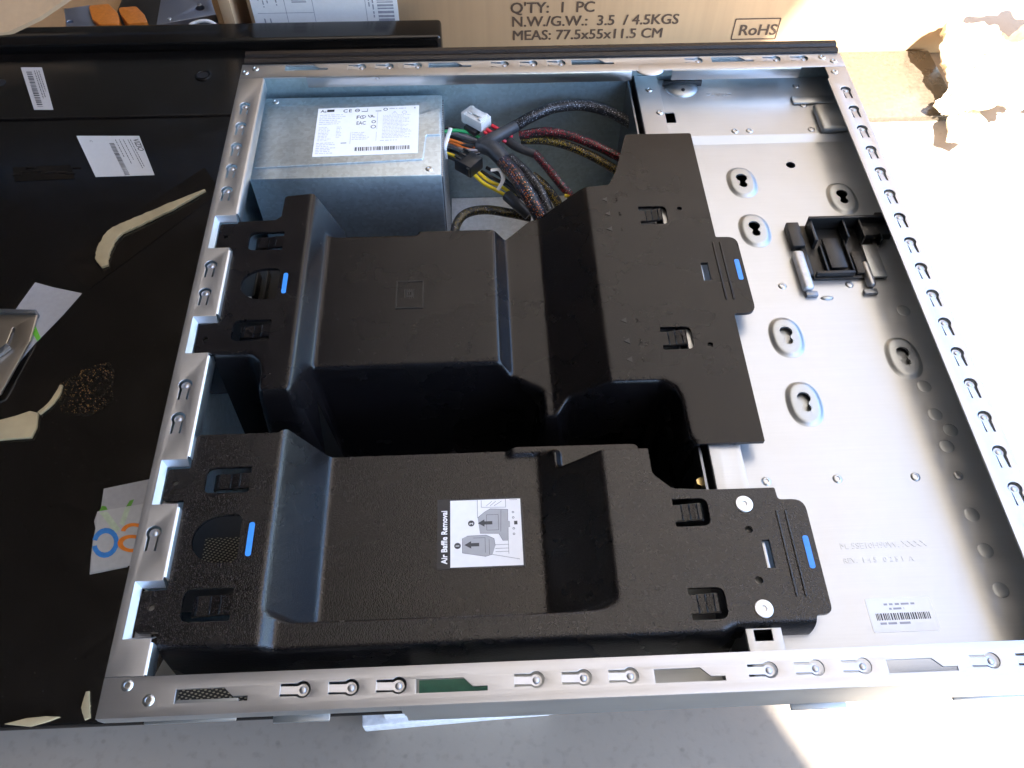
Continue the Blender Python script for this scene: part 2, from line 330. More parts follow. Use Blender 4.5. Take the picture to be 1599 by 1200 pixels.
box('near_sky_block', (-3499, 900, -3500, -3401, GZ, RZ-1), WALLM, bev=0, smooth=None); tag(bpy.data.objects['near_sky_block'], kind='structure')  # unseen wall added to cut blue sky light from the near side
box('wall_back', (-3499, -420, 3701, 3800, GZ, RZ-1), WALLM, bev=0, smooth=None); tag(bpy.data.objects['wall_back'], kind='structure')

# ------------------------------------------------------------------ computer case
W, H = 417.0, 430.0
case = thing('computer_case', (208, 215, -160), 'open galvanized steel computer case lying on its side with black air baffles inside', 'computer case')
# base, outer walls
box('base_panel', (1, W-1, 62, H-1, -159.5, -158), STEEL_DARK, case, bev=0)
box('rear_wall', (0, 1.2, 62, H, -157.9, -1.1), WALLSTEEL, case, bev=0)
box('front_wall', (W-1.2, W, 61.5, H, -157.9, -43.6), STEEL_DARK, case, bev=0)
box('top_wall', (1.3, W-1.3, H-2.6, H-1.4, -157.9, -1.1), WALLSTEEL, case, bev=0)
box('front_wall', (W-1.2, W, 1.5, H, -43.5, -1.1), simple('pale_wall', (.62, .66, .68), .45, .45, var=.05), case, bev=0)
for nm, xa, xb, prof in [('bottom_wall', 122, W, [(.2, -1.1), (0, -3), (0, -11), (1.3, -12.5), (1.3, -21), (2.6, -22.5), (2.6, -36), (5, -41), (60, -44), (60, -158), (61.5, -158), (61.5, -42), (6.5, -40), (4.2, -36), (4.2, -22), (2.9, -21), (2.9, -12), (1.6, -10), (1.6, -1.1)]),
                         ('bottom_wall', 0, 121.8, [(.2, -1.1), (0, -3), (.6, -9), (3, -13), (13, -40), (60, -75), (60, -158), (61.5, -158), (61.5, -74), (14.5, -39), (4.6, -12), (2, -8), (1.6, -1.1)])]:
    bm = bmesh.new(); A = [bm.verts.new((xa, y, z)) for y, z in prof]; B = [bm.verts.new((xb, y, z)) for y, z in prof]; n = len(prof)
    for i in range(n): bm.faces.new([A[i], A[(i+1) % n], B[(i+1) % n], B[i]])
    bm.faces.new(A); bm.faces.new(B[::-1]); obj(nm, bm_mesh(bm, STEEL, 20), case)
for x0, x1, y0, z0 in [(14, 52, .8, -16), (66, 90, 0.5, -22), (296, 322, 2.2, -47), (372, 410, 3.5, -47)]:
    box('foot_tab', (x0, x1, y0, 10, z0, z0+1.8), STEEL, case, bev=.4)

# rims -------------------------------------------------
def keyhole(r, hw, ln, n=14):
    """round head at the origin, leg towards -y"""
    a = math.asin(hw/r); out = []
    for i in range(n+1):
        t = -math.pi/2+a+(2*math.pi-2*a)*i/n; out.append((r*math.cos(t), r*math.sin(t)))
    return [(hw, -ln)]+out+[(-hw, -ln)]
KO = keyhole(3.45, 2.55, 9.0); KI = keyhole(2.45, 1.55, 9.6)
def place_poly(pts, x, y, rot): c, s = math.cos(rot), math.sin(rot); return [(x+a*c-b*s, y+a*s+b*c) for a, b in pts]
def make_tab():
    bm = plate_mesh(KI, [], -1.0, -.15)
    for v in bm.verts: v.co.z += -1.1*max(0, min(1, (v.co.y+9)/9))
    r = bmesh.ops.create_uvsphere(bm, u_segments=12, v_segments=8, radius=1.5)
    for v in r['verts']: v.co = Vector((v.co.x, v.co.y, v.co.z*.4-1.15))
    return bm_mesh(bm, STEEL_RIM, 45)
TAB = make_tab()
SLOT = [(0, 0), (29.4, 0), (29.4, 1.9), (23.4, 1.9), (19.4, 5.6), (0, 5.6)]
def rim(name, outline, tabs, slots, extra_holes=(), z0=-1.0, z1=0.0):
    holes = [place_poly(KO, *t) for t in tabs]+[[(x+a, y+b) for a, b in SLOT] for x, y in slots]+list(extra_holes)
    o = plate(name, outline, holes, z0, z1, STEEL_RIM, case, bev=.12)
    for t in tabs:
        q = obj('spring_tab', TAB, o, (t[0], t[1], 0)); q.rotation_euler.z = t[2]
    return o
# rear rim (left in view) with four notches for the baffle tabs
notches = [(259.5, 282), (184.5, 205.5), (97, 117), (34, 56)]
pts = [(0, 16.6), (16, 16.6)]
for a, b in notches[::-1]: pts += [(16, a-1.8), (4.0, a-1.8), (4.0, b+1.8), (16, b+1.8)]
pts += [(16, H-15.2), (0, H-15.2)]
rl = rim('rear_rim', pts, [(7.6, y, 0) for y in (385.8, 365.6, 345.6, 325.5, 305.4, 244.6, 224.3, 162.6, 142.6, 81)], [])
for a, b in notches:   # pressed step round each notch
    for nm, q in [('notch_step', [(3.9, a-1.9, -.1), (3.9, b+1.9, -.1), (5.9, b, -3.8), (5.9, a, -3.8)]),
                  ('notch_step', [(3.9, b+1.9, -.1), (16.3, b+1.9, -.1), (16.3, b, -3.8), (5.9, b, -3.8)]),
                  ('notch_step', [(3.9, a-1.9, -.1), (5.9, a, -3.8), (16.3, a, -3.8), (16.3, a-1.9, -.1)])]:
        vs = q+[(x, y, z-.8) for x, y, z in q]
        obj(nm, mesh(vs, [(0, 1, 2, 3), (7, 6, 5, 4), (0, 4, 5, 1), (1, 5, 6, 2), (2, 6, 7, 3), (3, 7, 4, 0)], STEEL_RIM), rl)
    plate('notch_seat', rect(5.7, 12.7, a, b), [], -8, -7, STEEL_RIM, rl)
for a, b in [(285.5, H-16), (209, 256), (120.5, 181), (59.5, 93.5), (17, 30.5)]:
    bm = bmesh.new(); pr = [(15.2, -.05), (16.4, -.25), (17.0, -1), (17.0, -9), (16.2, -9), (16.2, -1.4), (15.2, -1.0)]
    A = [bm.verts.new((x, a, z)) for x, z in pr]; B = [bm.verts.new((x, b, z)) for x, z in pr]; n = len(pr)
    for i in range(n): bm.faces.new([A[i], A[(i+1) % n], B[(i+1) % n], B[i]])
    bm.faces.new(A); bm.faces.new(B[::-1]); obj('inner_lip', bm_mesh(bm, MIRROR, 50), rl)
# front rim (right in view)
fr = rim('front_rim', [(W-16, 16.6), (W, 16.6), (W, H-15.2), (W-14.5, H-15.2), (W-14.5, H-27), (W-16, H-29)], [(411.5-1.2, 389.4-20.1*k, 0) for k in range(16)]+[(410.3, 389.4-20.1*k, 0) for k in (16, 17)], [])
# bottom rim (nearest) and top rim (farthest)
R90 = -math.pi/2
nr = rim('bottom_rim', [(0, .2), (W, .2), (W, 16.4), (0, 16.4)], [(x, 8.5, R90) for x in (81.8, 101.5, 121, 177.8, 197.5, 217, 275.3, 295, 315, 369.7, 389.5)], [(x, 5.0) for x in (30.4, 128.3, 227, 325)])
tr = rim('top_rim', [(0, H-15), (W, H-15), (W, H), (0, H)], [(x, 425, R90) for x in (81.6, 100.5, 120, 180, 200, 219.3, 315.3, 370.2, 389.6)], [(x, 422.6) for x in (29.6, 128, 227, 325)])
for x0, x1 in [(45, 268), (296, 386)]: box('inner_lip', (x0, x1, H-15.9, H-14.9, -8, -.2), MIRROR, tr, bev=.35)
def screw_mesh(r, h, mt):
    bm = bmesh.new(); rings = []
    for rr, z in [(r*1.25, 0), (r*1.15, h*.5), (r*.85, h), (r*.6, h), (r*.5, h*.35)]:
        rings.append([bm.verts.new((rr*math.cos(2*math.pi*k/18), rr*math.sin(2*math.pi*k/18), z)) for k in range(18)])
    for i in range(len(rings)-1):
        for k in range(18): bm.faces.new([rings[i][k], rings[i][(k+1) % 18], rings[i+1][(k+1) % 18], rings[i+1][k]])
    bm.faces.new(rings[-1]); return bm_mesh(bm, mt, 40)
RIVET = screw_mesh(2.0, .7, MIRROR)
for x, y in [(10, 13), (19.8, 6.7)]: obj('rivet', RIVET, nr, (x, y, 0))
for x, y in [(3.2, 421), (9.5, 425), (403, 425.5), (410, 421)]: obj('rivet', RIVET, tr, (x, y, 0))
obj('rivet', RIVET, fr, (407.5, 409, 0))
# black bezel beyond the top rim
bm = bmesh.new(); pr = [(430.3, -150), (430.3, 1.5), (432.5, 2.6), (435.6, 1.6), (437, 3.2), (440.5, 3.2), (442.5, 1), (442.8, -150)]
A = [bm.verts.new((1.5, y, z)) for y, z in pr]; B = [bm.verts.new((W-1.5, y, z)) for y, z in pr]; n = len(pr)
for i in range(n): bm.faces.new([A[i], A[(i+1) % n], B[(i+1) % n], B[i]])
bm.faces.new(A); bm.faces.new(B[::-1]); obj('bezel', bm_mesh(bm, BEZEL, 40), case)
# divider between the deep bay and the shallow tray
box('divider_panel', (268, 269.2, 34, H-3, -157.5, -16), STEEL_DARK, case, bev=0)
plate('tray_lip', [(272.5, 6), (288.5, 6), (288.5, H-3), (272.5, H-3)], [rect(276, 284, 24.5, 29.5)], -14, -13, STEEL_TRAY, case, bev=.3)
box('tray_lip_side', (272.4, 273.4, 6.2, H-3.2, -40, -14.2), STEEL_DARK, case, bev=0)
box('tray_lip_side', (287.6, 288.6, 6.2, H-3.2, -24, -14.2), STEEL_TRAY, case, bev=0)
bx = at(1018, 103, 0)
bm = bmesh.new(); r = bmesh.ops.create_uvsphere(bm, u_segments=20, v_segments=12, radius=1)
for v in r['verts']: v.co = Vector((v.co.x*10+280.5, v.co.y*7+417.0, max(-11, v.co.z*1.5-.9)))
obj('corner_boss', bm_mesh(bm, STEEL_RIM, 60), case); obj('rivet', RIVET, case, (281, 410.8, -12.9)); obj('rivet', RIVET, case, (285, 386, -12.9))
# tray floor: nearer part, step, farther part
BOSS = [(331.2, 323.9, 1), (330.6, 280.7, 1), (392.7, 306.9, 1), (331.4, 197, 0), (330.8, 152.2, 0), (393.3, 180.3, 0)]
OV = lambda x, y, a, b: [(x+a*math.copysign(abs(math.cos(t))**.8, math.cos(t)), y+b*math.copysign(abs(math.sin(t))**.8, math.sin(t))) for t in [2*math.pi*k/32 for k in range(32)]]
tf = plate('tray_floor', rect(288.8, W-1.4, 2.5, 361.5), [OV(x, y, 7.6, 12.2) for x, y, d in BOSS]+[circ(367, 339.7, 3.1)], -22, -21, STEEL_TRAY, case)
def strip(name, pr, x0, x1, mt, parent, smooth=50):
    bm = bmesh.new(); A = [bm.verts.new((x0, y, z)) for y, z in pr]; B = [bm.verts.new((x1, y, z)) for y, z in pr]; n = len(pr)
    for i in range(n): bm.faces.new([A[i], A[(i+1) % n], B[(i+1) % n], B[i]])
    bm.faces.new(A); bm.faces.new(B[::-1]); return obj(name, bm_mesh(bm, mt, smooth), parent)
strip('tray_step', [(361.4, -21.05), (362.2, -20.8), (364.6, -17.6), (366, -17.05), (366, -18), (361.4, -22)], 288.8, W-1.4, STEEL_TRAY, case)
tfar = plate('tray_floor', rect(288.8, W-1.4, 366.05, H-2.7), [rnd(rect(289.2, 296.5, 380, 391), 1.2)], -18, -17, STEEL_TRAY, case)
def boss_mesh():
    bm = bmesh.new(); n = 48; rings = []
    kh = []
    for k in range(n):
        t = 2*math.pi*k/n; c, s = math.cos(t), math.sin(t); best = 0
        for (cy, r) in [(3.0, 3.6), (-3.4, 2.6), (-.4, 1.9)]:     # distance along the ray to the far side of each circle
            bq = s*cy; disc = bq*bq-cy*cy+r*r
            if disc >= 0: best = max(best, bq+math.sqrt(disc))
        kh.append((best*c, best*s))
    for a, b, z in [(9.8, 14.4, 0), (9.2, 13.8, .15), (8.2, 12.8, 1.0), (7.2, 11.8, 1.55), (6.4, 11.0, 1.65)]:
        rings.append([bm.verts.new((x, y, z)) for x, y in [(a*math.copysign(abs(math.cos(t))**.85, math.cos(t)), b*math.copysign(abs(math.sin(t))**.85, math.sin(t))) for t in [2*math.pi*k/n for k in range(n)]]])
    rings.append([bm.verts.new((x, y, 1.65)) for x, y in kh]); rings.append([bm.verts.new((x*.97, y*.97, .6)) for x, y in kh])
    for i in range(len(rings)-1):
        for k in range(n): bm.faces.new([rings[i][k], rings[i][(k+1) % n], rings[i+1][(k+1) % n], rings[i+1][k]])
    return bm_mesh(bm, STEEL, 40)
BM = boss_mesh()
for x, y, d in BOSS:
    obj('keyhole_boss', BM, tf, (x, y, -20.95))
    if not d: box('backing_plate', (x-9, x+9, y-13, y+13, -23.2, -22.4), STEEL, tf, bev=0)
for x, y in [(337.7, 235.1), (377.8, 234.7), (336.8, 106.8), (376.7, 106.4), (398.8, 106.2), (300.5, 106.8)]: obj('rivet', RIVET, tf, (x, y, -21))
bm = bmesh.new(); r = bmesh.ops.create_uvsphere(bm, u_segments=16, v_segments=10, radius=1)
for v in r['verts']: v.co = Vector((v.co.x*4, v.co.y*4, v.co.z*.55))
REFLECT_DOME = bm_mesh(bm, STEEL, 80)
for x, y in [(399, 161), (399, 143), (404, 133), (398.7, 123.5), (398, 84.6), (398, 65.7), (398, 46), (404, 214), (403, 268)]: obj('reflection_dome', REFLECT_DOME, tf, (x, y, -21.1))  # added domes stand in for rim tabs reflected in the tray
for x, y in [(387, 370), (334.6, 370), (344.6, 370), (387.7, 395.5), (387.6, 417)]: obj('rivet', RIVET, tfar, (x, y, -17))
# pressed hanger and pressed pocket in the far part of the tray
bm = bmesh.new(); r = bmesh.ops.create_uvsphere(bm, u_segments=24, v_segments=12, radius=1)
for v in r['verts']: v.co = Vector((v.co.x*12+305.5, v.co.y*11+418, max(-.3, v.co.z)*3.2-17)) if v.co.y < .1 else Vector((v.co.x*12+305.5, 419.1, max(-.3, v.co.z)*3.2-17))
obj('pressed_hanger', bm_mesh(bm, STEEL, 60), tfar)
box('hanger_slot', (292.5, 320, 419.2, 421.5, -16.9, -12.6), DEEP, tfar, bev=.3)
plate('hanger_hole', circ(305.5, 412, 1.3), [], -14.6, -13.9, DEEP, tfar)
bm = bmesh.new(); bm_box(bm, 392, 412, 364.5, 392, -17, -12, 2.6, 3); obj('pressed_pocket', bm_mesh(bm, STEEL, 60), tfar)
bm = bmesh.new(); bm_box(bm, 380, 412, 396, 404, -17, -15, 1.2, 2); obj('pressed_rib', bm_mesh(bm, STEEL, 60), tfar)
def raised_text(name, s, x, y, z, size, mt, parent, rot=0, bold=0, depth=.12):
    b = text_bm(s, size, bold, depth=depth); bmesh.ops.rotate(b, verts=b.verts, cent=(0, 0, 0), matrix=Matrix.Rotation(rot, 3, 'Z')); bmesh.ops.translate(b, verts=b.verts, vec=(x, y, z+depth))
    return obj(name, bm_mesh(b, mt, 30, recalc=False), parent)
raised_text('stamped_mark', '>2 ippa<', 322, 408, -17, 5, MIRROR, tfar, 0, 0, .15)
p = at(1313, 858, -21); raised_text('stamped_text', 'M. 5SE10H90W. XXXX', p.x, p.y, -21, 4.3, STEEL_TRAY, tf, 0, 0, .08)
p = at(1318, 880, -21); raised_text('stamped_text', 'REV.  1 4 5   0 2 5 1  A', p.x, p.y, -21, 3.6, STEEL_TRAY, tf, 0, 0, .08)
# paper label on the tray
lb = plate('label', rnd(rect(333, 363.4, 28.4, 44.3), 1), [], -20.98, -20.85, WHITE, case)
s = Sheet((333, 44.3, -20.85), (363.4, 44.3, -20.85), (333, 28.4, -20.85), .06); s.barcode(3, 7.2, 28, 10.4, .25, .7); s.done('print', INK, lb)
s = Sheet((333, 44.3, -20.85), (363.4, 44.3, -20.85), (333, 28.4, -20.85), .06); s.words(8, 2.6, 24, 3.4, 5, .9); s.words(10, 4.7, 22, 5.4, 5, .9); s.words(4, 11.4, 27, 12.2, 5, 1.0); s.done('print', INKGREY, lb)
box('bay_floor', (137.5, 267.5, 301, H-3, -126, -125), simple('white_liner', (.92, .92, .9), .35), case, bev=0)
box('floor_rib', (140, 262, 322, 326, -124.9, -121), MIRROR, case, bev=.8)
# things seen in the gaps: circuit board, perforated panel, brass standoff, dark sheet standing in for shade
box('circuit_board', (20, 264, 36, 300, -122, -120.4), DEEP, case, bev=0)  # board coloured near-black to stand in for shade in the gap
PERF = perforated('perforated_panel')
box('bright_hole_tongue', (287.6, 289.4, 232, 245, -20.9, -11.5), STEEL_TRAY, case, bev=.3); box('bright_hole_tongue', (287.4, 289.2, 57, 70, -20.9, -10.5), STEEL_TRAY, case, bev=.3)  # steel tongues added so the shaded holes show bright metal
box('dark_backing', (2, 62, 64, 130, -58, -57), DEEP, case, bev=0)  # near-black sheet in place of the shade below the finger hole
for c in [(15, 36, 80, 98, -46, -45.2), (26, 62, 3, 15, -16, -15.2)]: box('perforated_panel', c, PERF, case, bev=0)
box('card_edge', (128, 160, 3, 15, -19, -18), PCB, case, bev=0)
box('card_edge', (227, 262, 5, 15, -46, -45), STEEL_DARK, case, bev=0)
bm = bmesh.new(); bmesh.ops.create_cone(bm, cap_ends=True, segments=6, radius1=2.4, radius2=2.4, depth=12); 
for v in bm.verts: v.co = v.co+Vector((267.5, 108, -27))
obj('standoff', bm_mesh(bm, BRASS, 30), case)
for c in [(262, 270, 12, 20, -28, -20)]: box('spacer', c, STEEL, case, bev=1)

# ------------------------------------------------------------------ air baffles (moulded shells)
def shell(name, zfun, outline, holes, bounds, mt, parent, thick=2.0, step=0.8, blur=13, drop=95, edge_r=1.6, skirts=()):
    x0, x1, y0, y1 = bounds; ss = step/2
    xs = np.arange(x0, x1+1e-6, ss); ys = np.arange(y0, y1+1e-6, ss); X, Y = np.meshgrid(xs, ys, indexing='ij')
    Z = zfun(X, Y)
    for _ in range(blur):
        for ax in (0, 1):
            P_ = np.concatenate([np.take(Z, [0], ax), Z, np.take(Z, [-1], ax)], ax); Zl = np.take(P_, range(0, Z.shape[ax]), ax); Zr = np.take(P_, range(2, Z.shape[ax]+2), ax); Z = .25*Zl+.5*Z+.25*Zr
    Z = Z[::2, ::2]; X = X[::2, ::2]; Y = Y[::2, ::2]; nx, ny = Z.shape
    V = np.concatenate([np.stack([X, Y, Z], -1).reshape(-1, 3), np.stack([X, Y, Z-thick], -1).reshape(-1, 3)]); nn = nx*ny
    idx = np.arange(nn).reshape(nx, ny); a = idx[:-1, :-1].ravel(); b = idx[1:, :-1].ravel(); c = idx[1:, 1:].ravel(); d = idx[:-1, 1:].ravel()
    F = [tuple(q) for q in np.stack([a, b, c, d], -1).tolist()]+[tuple(q) for q in (np.stack([d, c, b, a], -1)+nn).tolist()]
    def side(l): l = list(l); return [(int(l[i]), int(l[i+1])) for i in range(len(l)-1)]
    for l in (idx[:, 0][::-1], idx[-1, :][::-1], idx[:, -1], idx[0, :]):
        for u, v in side(l): F.append((u, v, v+nn, u+nn))
    me = bpy.data.meshes.new('shell'); me.from_pydata((V*M).tolist(), [], F); me.update()
    bmx = bmesh.new(); bmx.from_mesh(me); bmesh.ops.recalc_face_normals(bmx, faces=bmx.faces); bmx.to_mesh(me); bmx.free()
    o = bpy.data.objects.new('tmp', me); COL.objects.link(o); tmp = []
    def cutter(bmc):
        mc = bm_mesh(bmc, None); oc = bpy.data.objects.new('cut', mc); COL.objects.link(oc); tmp.append(oc); return oc
    m1 = o.modifiers.new('a', 'BOOLEAN'); m1.operation = 'INTERSECT'; m1.solver = 'MANIFOLD'; m1.object = cutter(plate_mesh(outline, [], -300, 60))
    bmc = bmesh.new()
    for h in holes:
        b2 = plate_mesh(h, [], -90 if len(h) else 0, 30); m_ = bpy.data.meshes.new('x'); b2.to_mesh(m_); b2.free(); bmc.from_mesh(m_); bpy.data.meshes.remove(m_)
    m2 = o.modifiers.new('b', 'BOOLEAN'); m2.operation = 'DIFFERENCE'; m2.solver = 'MANIFOLD'; m2.object = cutter(bmc)
    dg = bpy.context.evaluated_depsgraph_get(); dg.update(); me2 = bpy.data.meshes.new_from_object(o.evaluated_get(dg))
    for q in tmp+[o]: bpy.data.objects.remove(q)
    finish(me2, mt, 38); print(name, len(me2.polygons)); return obj(name, me2, parent)
def poly_sd(X, Y, poly):
    """signed distance, negative inside"""
    d = np.full(X.shape, 1e9); ins = np.zeros(X.shape, bool); n = len(poly)
    for i in range(n):
        ax, ay = poly[i][0], poly[i][1]; bx, by = poly[(i+1) % n][0], poly[(i+1) % n][1]; ex, ey = bx-ax, by-ay
        t = np.clip(((X-ax)*ex+(Y-ay)*ey)/max(ex*ex+ey*ey, 1e-9), 0, 1); d = np.minimum(d, (X-ax-t*ex)**2+(Y-ay-t*ey)**2)
        if abs(ey) > 1e-9: cond = ((ay > Y) != (by > Y)); ins ^= cond & (X < ex*(Y-ay)/ey+ax)
    d = np.sqrt(d); return np.where(ins, -d, d)
def ubend(x0, x1, y0, y1, closed_left):
    """slot round a spring clip: rounded at the free end"""
    r = min((y1-y0)/2*.95, 4.2)
    return rnd([(x0, y0), (x1, y0), (x1, y1), (x0, y1)], [r, .8, .8, r] if closed_left else [.8, r, r, .8])
def clip(parent, x0, x1, y0, y1, z, free_left, mt, lift=1.5):
    """spring tongue inside a clip slot"""
    m = 2.9; s = -1 if free_left else 1; xf = (x0+3.6) if free_left else (x1-3.0); xr = (x1+.5) if free_left else (x0-.5)
    bm = bmesh.new(); L = xf-xr; pts = []
    for t, dz, th in ([(0, 0, 1.8), (.3, -.3, 1.8), (.55, -1.1, 1.8), (.86, -1.2, 2.0), (.95, -1.6, 2.6), (1, -2.8, 3.0)] if free_left else [(0, 0, 1.8), (.3, .1, 1.8), (.55, lift*.25, 1.8), (.8, lift*.55, 2.0), (.95, lift*.6, 2.6), (1, lift*.1, 3.4)]): pts.append((xr+L*t, z+dz-.3, th))
    A = []
    for yy in (y0+m, y1-m): A.append([(bm.verts.new((x, yy, zz)), bm.verts.new((x, yy, zz-th))) for x, zz, th in pts])
    for i in range(len(pts)-1):
        bm.faces.new([A[0][i][0], A[0][i+1][0], A[1][i+1][0], A[1][i][0]]); bm.faces.new([A[0][i][1], A[1][i][1], A[1][i+1][1], A[0][i+1][1]])
        for q in (0, 1): bm.faces.new([A[q][i][0], A[q][i][1], A[q][i+1][1], A[q][i+1][0]])
    for i in (0, -1): bm.faces.new([A[0][i][0], A[1][i][0], A[1][i][1], A[0][i][1]])
    es = [e for e in bm.edges]; bmesh.ops.bevel(bm, geom=es, offset=.35, segments=2, affect='EDGES', clamp_overlap=True)
    return obj('spring_clip', bm_mesh(bm, mt, 40), parent)
def dhole(x0, x1, y0, y1):
    """finger hole: round on the left, flat on the right with small corner radii"""
    cy = (y0+y1)/2; ry = (y1-y0)/2; rx = (x1-x0)*.62; out = [(x1, y0+2), (x1, y1-2), (x1-2, y1)]
    for i in range(19): t = math.pi/2+math.pi*i/18; out.append((x0+rx+rx*math.cos(t), cy+ry*math.sin(t)))
    return out+[(x1-2, y0)]
def fil(sd, r):
    q = np.clip(r+sd, 0, r*.98); return r-np.sqrt(r*r-q*q)
def lin(x, pts): return np.interp(x, [p[0] for p in pts], [p[1] for p in pts])

# -- upper (farther) baffle
ub = thing('air_baffle', (150, 220, -60), 'matte black plastic air baffle with square embossed chip mark, farther of the two', 'air baffle', 'black plastic air baffles')
UBP = [(0, -4), (59.5, -4), (66.8, -18), (168.5, -18), (175.5, -28), (197.5, -28), (227, -10), (340, -10)]
front = [(-20, 183), (36, 183), (40, 179), (41.5, 174), (42, 162), (44, 159.6), (59, 159.6), (62, 162), (66, 183), (168, 183), (171, 182), (177, 178), (188, 172), (190, 170), (190.5, 155), (192, 153), (199, 153), (201, 155), (206, 162), (254, 162), (259, 158), (261, 152), (261.5, 128), (264, 124), (264.5, 100), (345, 100), (345, 390), (-20, 390)]
def zub(X, Y):
    top = lin(X, UBP); wall = -4-(X-59.5)*30/16.0
    far = (Y > 284) & (X > 59.5) & (X < 120); top = np.where(far, np.maximum(wall, -60), top)
    sd = poly_sd(X, Y, front)
    return top-np.where(sd > 0, np.minimum(sd/5.5, 1.6)*72, 0)-fil(sd, 3.4)
ub_out = rnd([(16.6, 282.2), (38.6, 283), (41.8, 286), (42.2, 303), (59, 305), (75, 299), (75.5, 284.3), (175.5, 284.3), (191.5, 300.5), (222.5, 311), (242, 313), (248, 326), (258, 360.5), (301.5, 360.5), (301.2, 265.6), (313.6, 265.4), (313.6, 206.9), (301, 206.8), (300.6, 123.6), (264.6, 123.6), (264.2, 117), (255, 117), (255, 155), (200, 146), (186, 146), (184, 164), (164, 176), (66, 176), (66, 152), (36, 152), (34, 176.5), (16.8, 176.5), (16.8, 185), (6.6, 185.5), (6.6, 204), (16.8, 206), (16.8, 260.6), (6.6, 261), (6.6, 280.6), (16.6, 280.8)],
             [1, 2, 2, 2.5, 3, 1, 1, 2, 2, 4, 3, 3, 2, 1.5, 1, 6, 6, 1.5, .8, 1]+[.5]*12+[.5, 1.6, 1.6, .5, .5, 1.6, 1.6, .5])
ucl = [(24.8, 45.0, 259, 273.5), (24.6, 45.2, 193, 207.2)]; ucr = [(257.8, 275, 277.6, 293), (257.8, 275, 183, 198.6)]
ub_holes = [ubend(*c, True) for c in ucl]+[ubend(*c, False) for c in ucr]+[dhole(24.6, 46, 221.5, 244.5), circ(11.3, 270, 1.5, 12), circ(11.3, 194.7, 1.5, 12), circ(283.2, 290.4, 1.6, 12), circ(283.8, 185.6, 1.6, 12), rect(288.4, 292.8, 231.6, 245.4)]
us = shell('shell', zub, ub_out, ub_holes, (2, 318, 90, 366), BAFFLE_A, ub)
for c in ucl: clip(ub, *c, -4, True, BAFFLE_A)
for c in ucr: clip(ub, *c, -10, False, BAFFLE_A, 2.2)
def mark(parent, x0, x1, y0, y1, z, sl=0):
    pts = rnd([(x0, y0), (x1, y0), (x1+sl, y1), (x0+sl, y1)], 1.2); plate('blue_mark', pts, [], z-.3, z+.25, BLUE, parent)
def ribs(parent, xs, y0, y1, z, mt):
    for x in xs: box('grip_rib', (x-.5, x+.5, y0, y1, z-.5, z+.55), mt, parent, bev=.35)
box('dark_backing_far', (4, 62, 186, 281, -44, -42), DEEP, ub, bev=.5)  # dark sheet added under the openings to stand in for their shade
for c in [(21, 23, 250, 272, -41.8, -34), (27, 28.5, 248, 274, -41.8, -36)]: box('inner_rib', c, BLACK, ub, bev=.4)
box('inner_tag', (15, 20, 252, 255, -41.8, -40), NYLON, ub, bev=.3)
mark(ub, 48.2, 50.7, 225.5, 240.5, -4); mark(ub, 308.6, 311.4, 231.4, 247.2, -10); ribs(ub, (298.5, 302.8), 217, 261.5, -10, BAFFLE_A)
plate('chip_mark', rect(110.2, 126.2, 223.6, 244.4), [rect(110.9, 125.5, 224.3, 243.7)], -18.3, -17.55, BLACK, ub)
cm = plate('chip_mark', rect(116.2, 120, 232, 237), [rect(117, 119.2, 233.2, 235.8)], -18.3, -17.7, BLACK, ub)
for k in range(5): box('chip_pin', (115.2+k*1.3, 115.6+k*1.3, 231.0, 238.0, -18.3, -17.85), BLACK, ub, bev=0)
for (px, py), t in zip([(945, 312), (950, 334), (953, 358), (975, 501), (980, 533), (984, 562)], '321321'):
    q = at(px, py, -10); plate('arrow_mark', [(q.x-2, q.y), (q.x+1.3, q.y-2), (q.x+1.3, q.y+2)], [], -10.3, -9.7, BLACK, ub)
    raised_text('step_number', t, q.x+6.5, q.y-1.2, -10, 3.2, BAFFLE_A, ub, 0, .05, .25)

# -- lower (nearer) baffle
lbf = thing('air_baffle', (160, 78, -60), 'grainy black plastic air baffle carrying the instruction sticker, nearer of the two', 'air baffle', 'black plastic air baffles')
def zlb(X, Y):
    base = lin(X, [(0, -4), (60.5, -4), (65, -9), (340, -9)])
    zp = lin(X, [(58, -3), (60, -4.2), (77.3, -36), (187.5, -36), (217, -9), (218, -8)])
    rc = np.clip((X-60)/12, 0, 1)*np.clip((217-X)/8, 0, 1); yw = 43.5-2.6*rc
    k_ = np.clip((Y-yw)/2.6, 0, 1); pocket = np.where((X > 58) & (X < 218), np.minimum(base, zp), base)
    z = base*(1-k_)+pocket*k_
    ridge = ((X > 172) & (Y > 134.2)) | ((X > 197.5) & (Y > 123.6)); z = np.where(ridge, -33.0, z)
    sd = poly_sd(X, Y, [(-30, 29.5), (15, 28.5), (62, 26.5), (262, 26.5), (268, 29.5), (345, 29.5), (345, 200), (-30, 200)])
    z = z-np.where(sd > 0, np.minimum(sd/4.0, 2)*42, 0)-fil(sd, 3.6)
    return z
lb_out0 = [(16.9, 134.6), (57, 134.6), (61, 137.5), (172, 137.6), (176, 138.4), (240.5, 138.0), (240.8, 107), (249.5, 98.6), (268, 97.3), (299.3, 97.2), (299.6, 90.8), (312.2, 90.6), (311.8, 34.2), (304.2, 34), (303.8, 28.9), (270, 28.9), (269.4, 21), (63, 20.5), (17, 22), (16.9, 36), (6.6, 36.4), (6.6, 54.6), (16.9, 55), (16.9, 98.8), (6.6, 99.2), (6.6, 115.6), (16.9, 116)]
lb_out = rnd(lb_out0, [3, 3, 1, 1, 1, 3, 6, 6, 1, 1, 2, 7, 7, 2, 1, 1, 1.5, 1, 1, .5, 1.6, 1.6, .5, .5, 1.6, 1.6, .5])
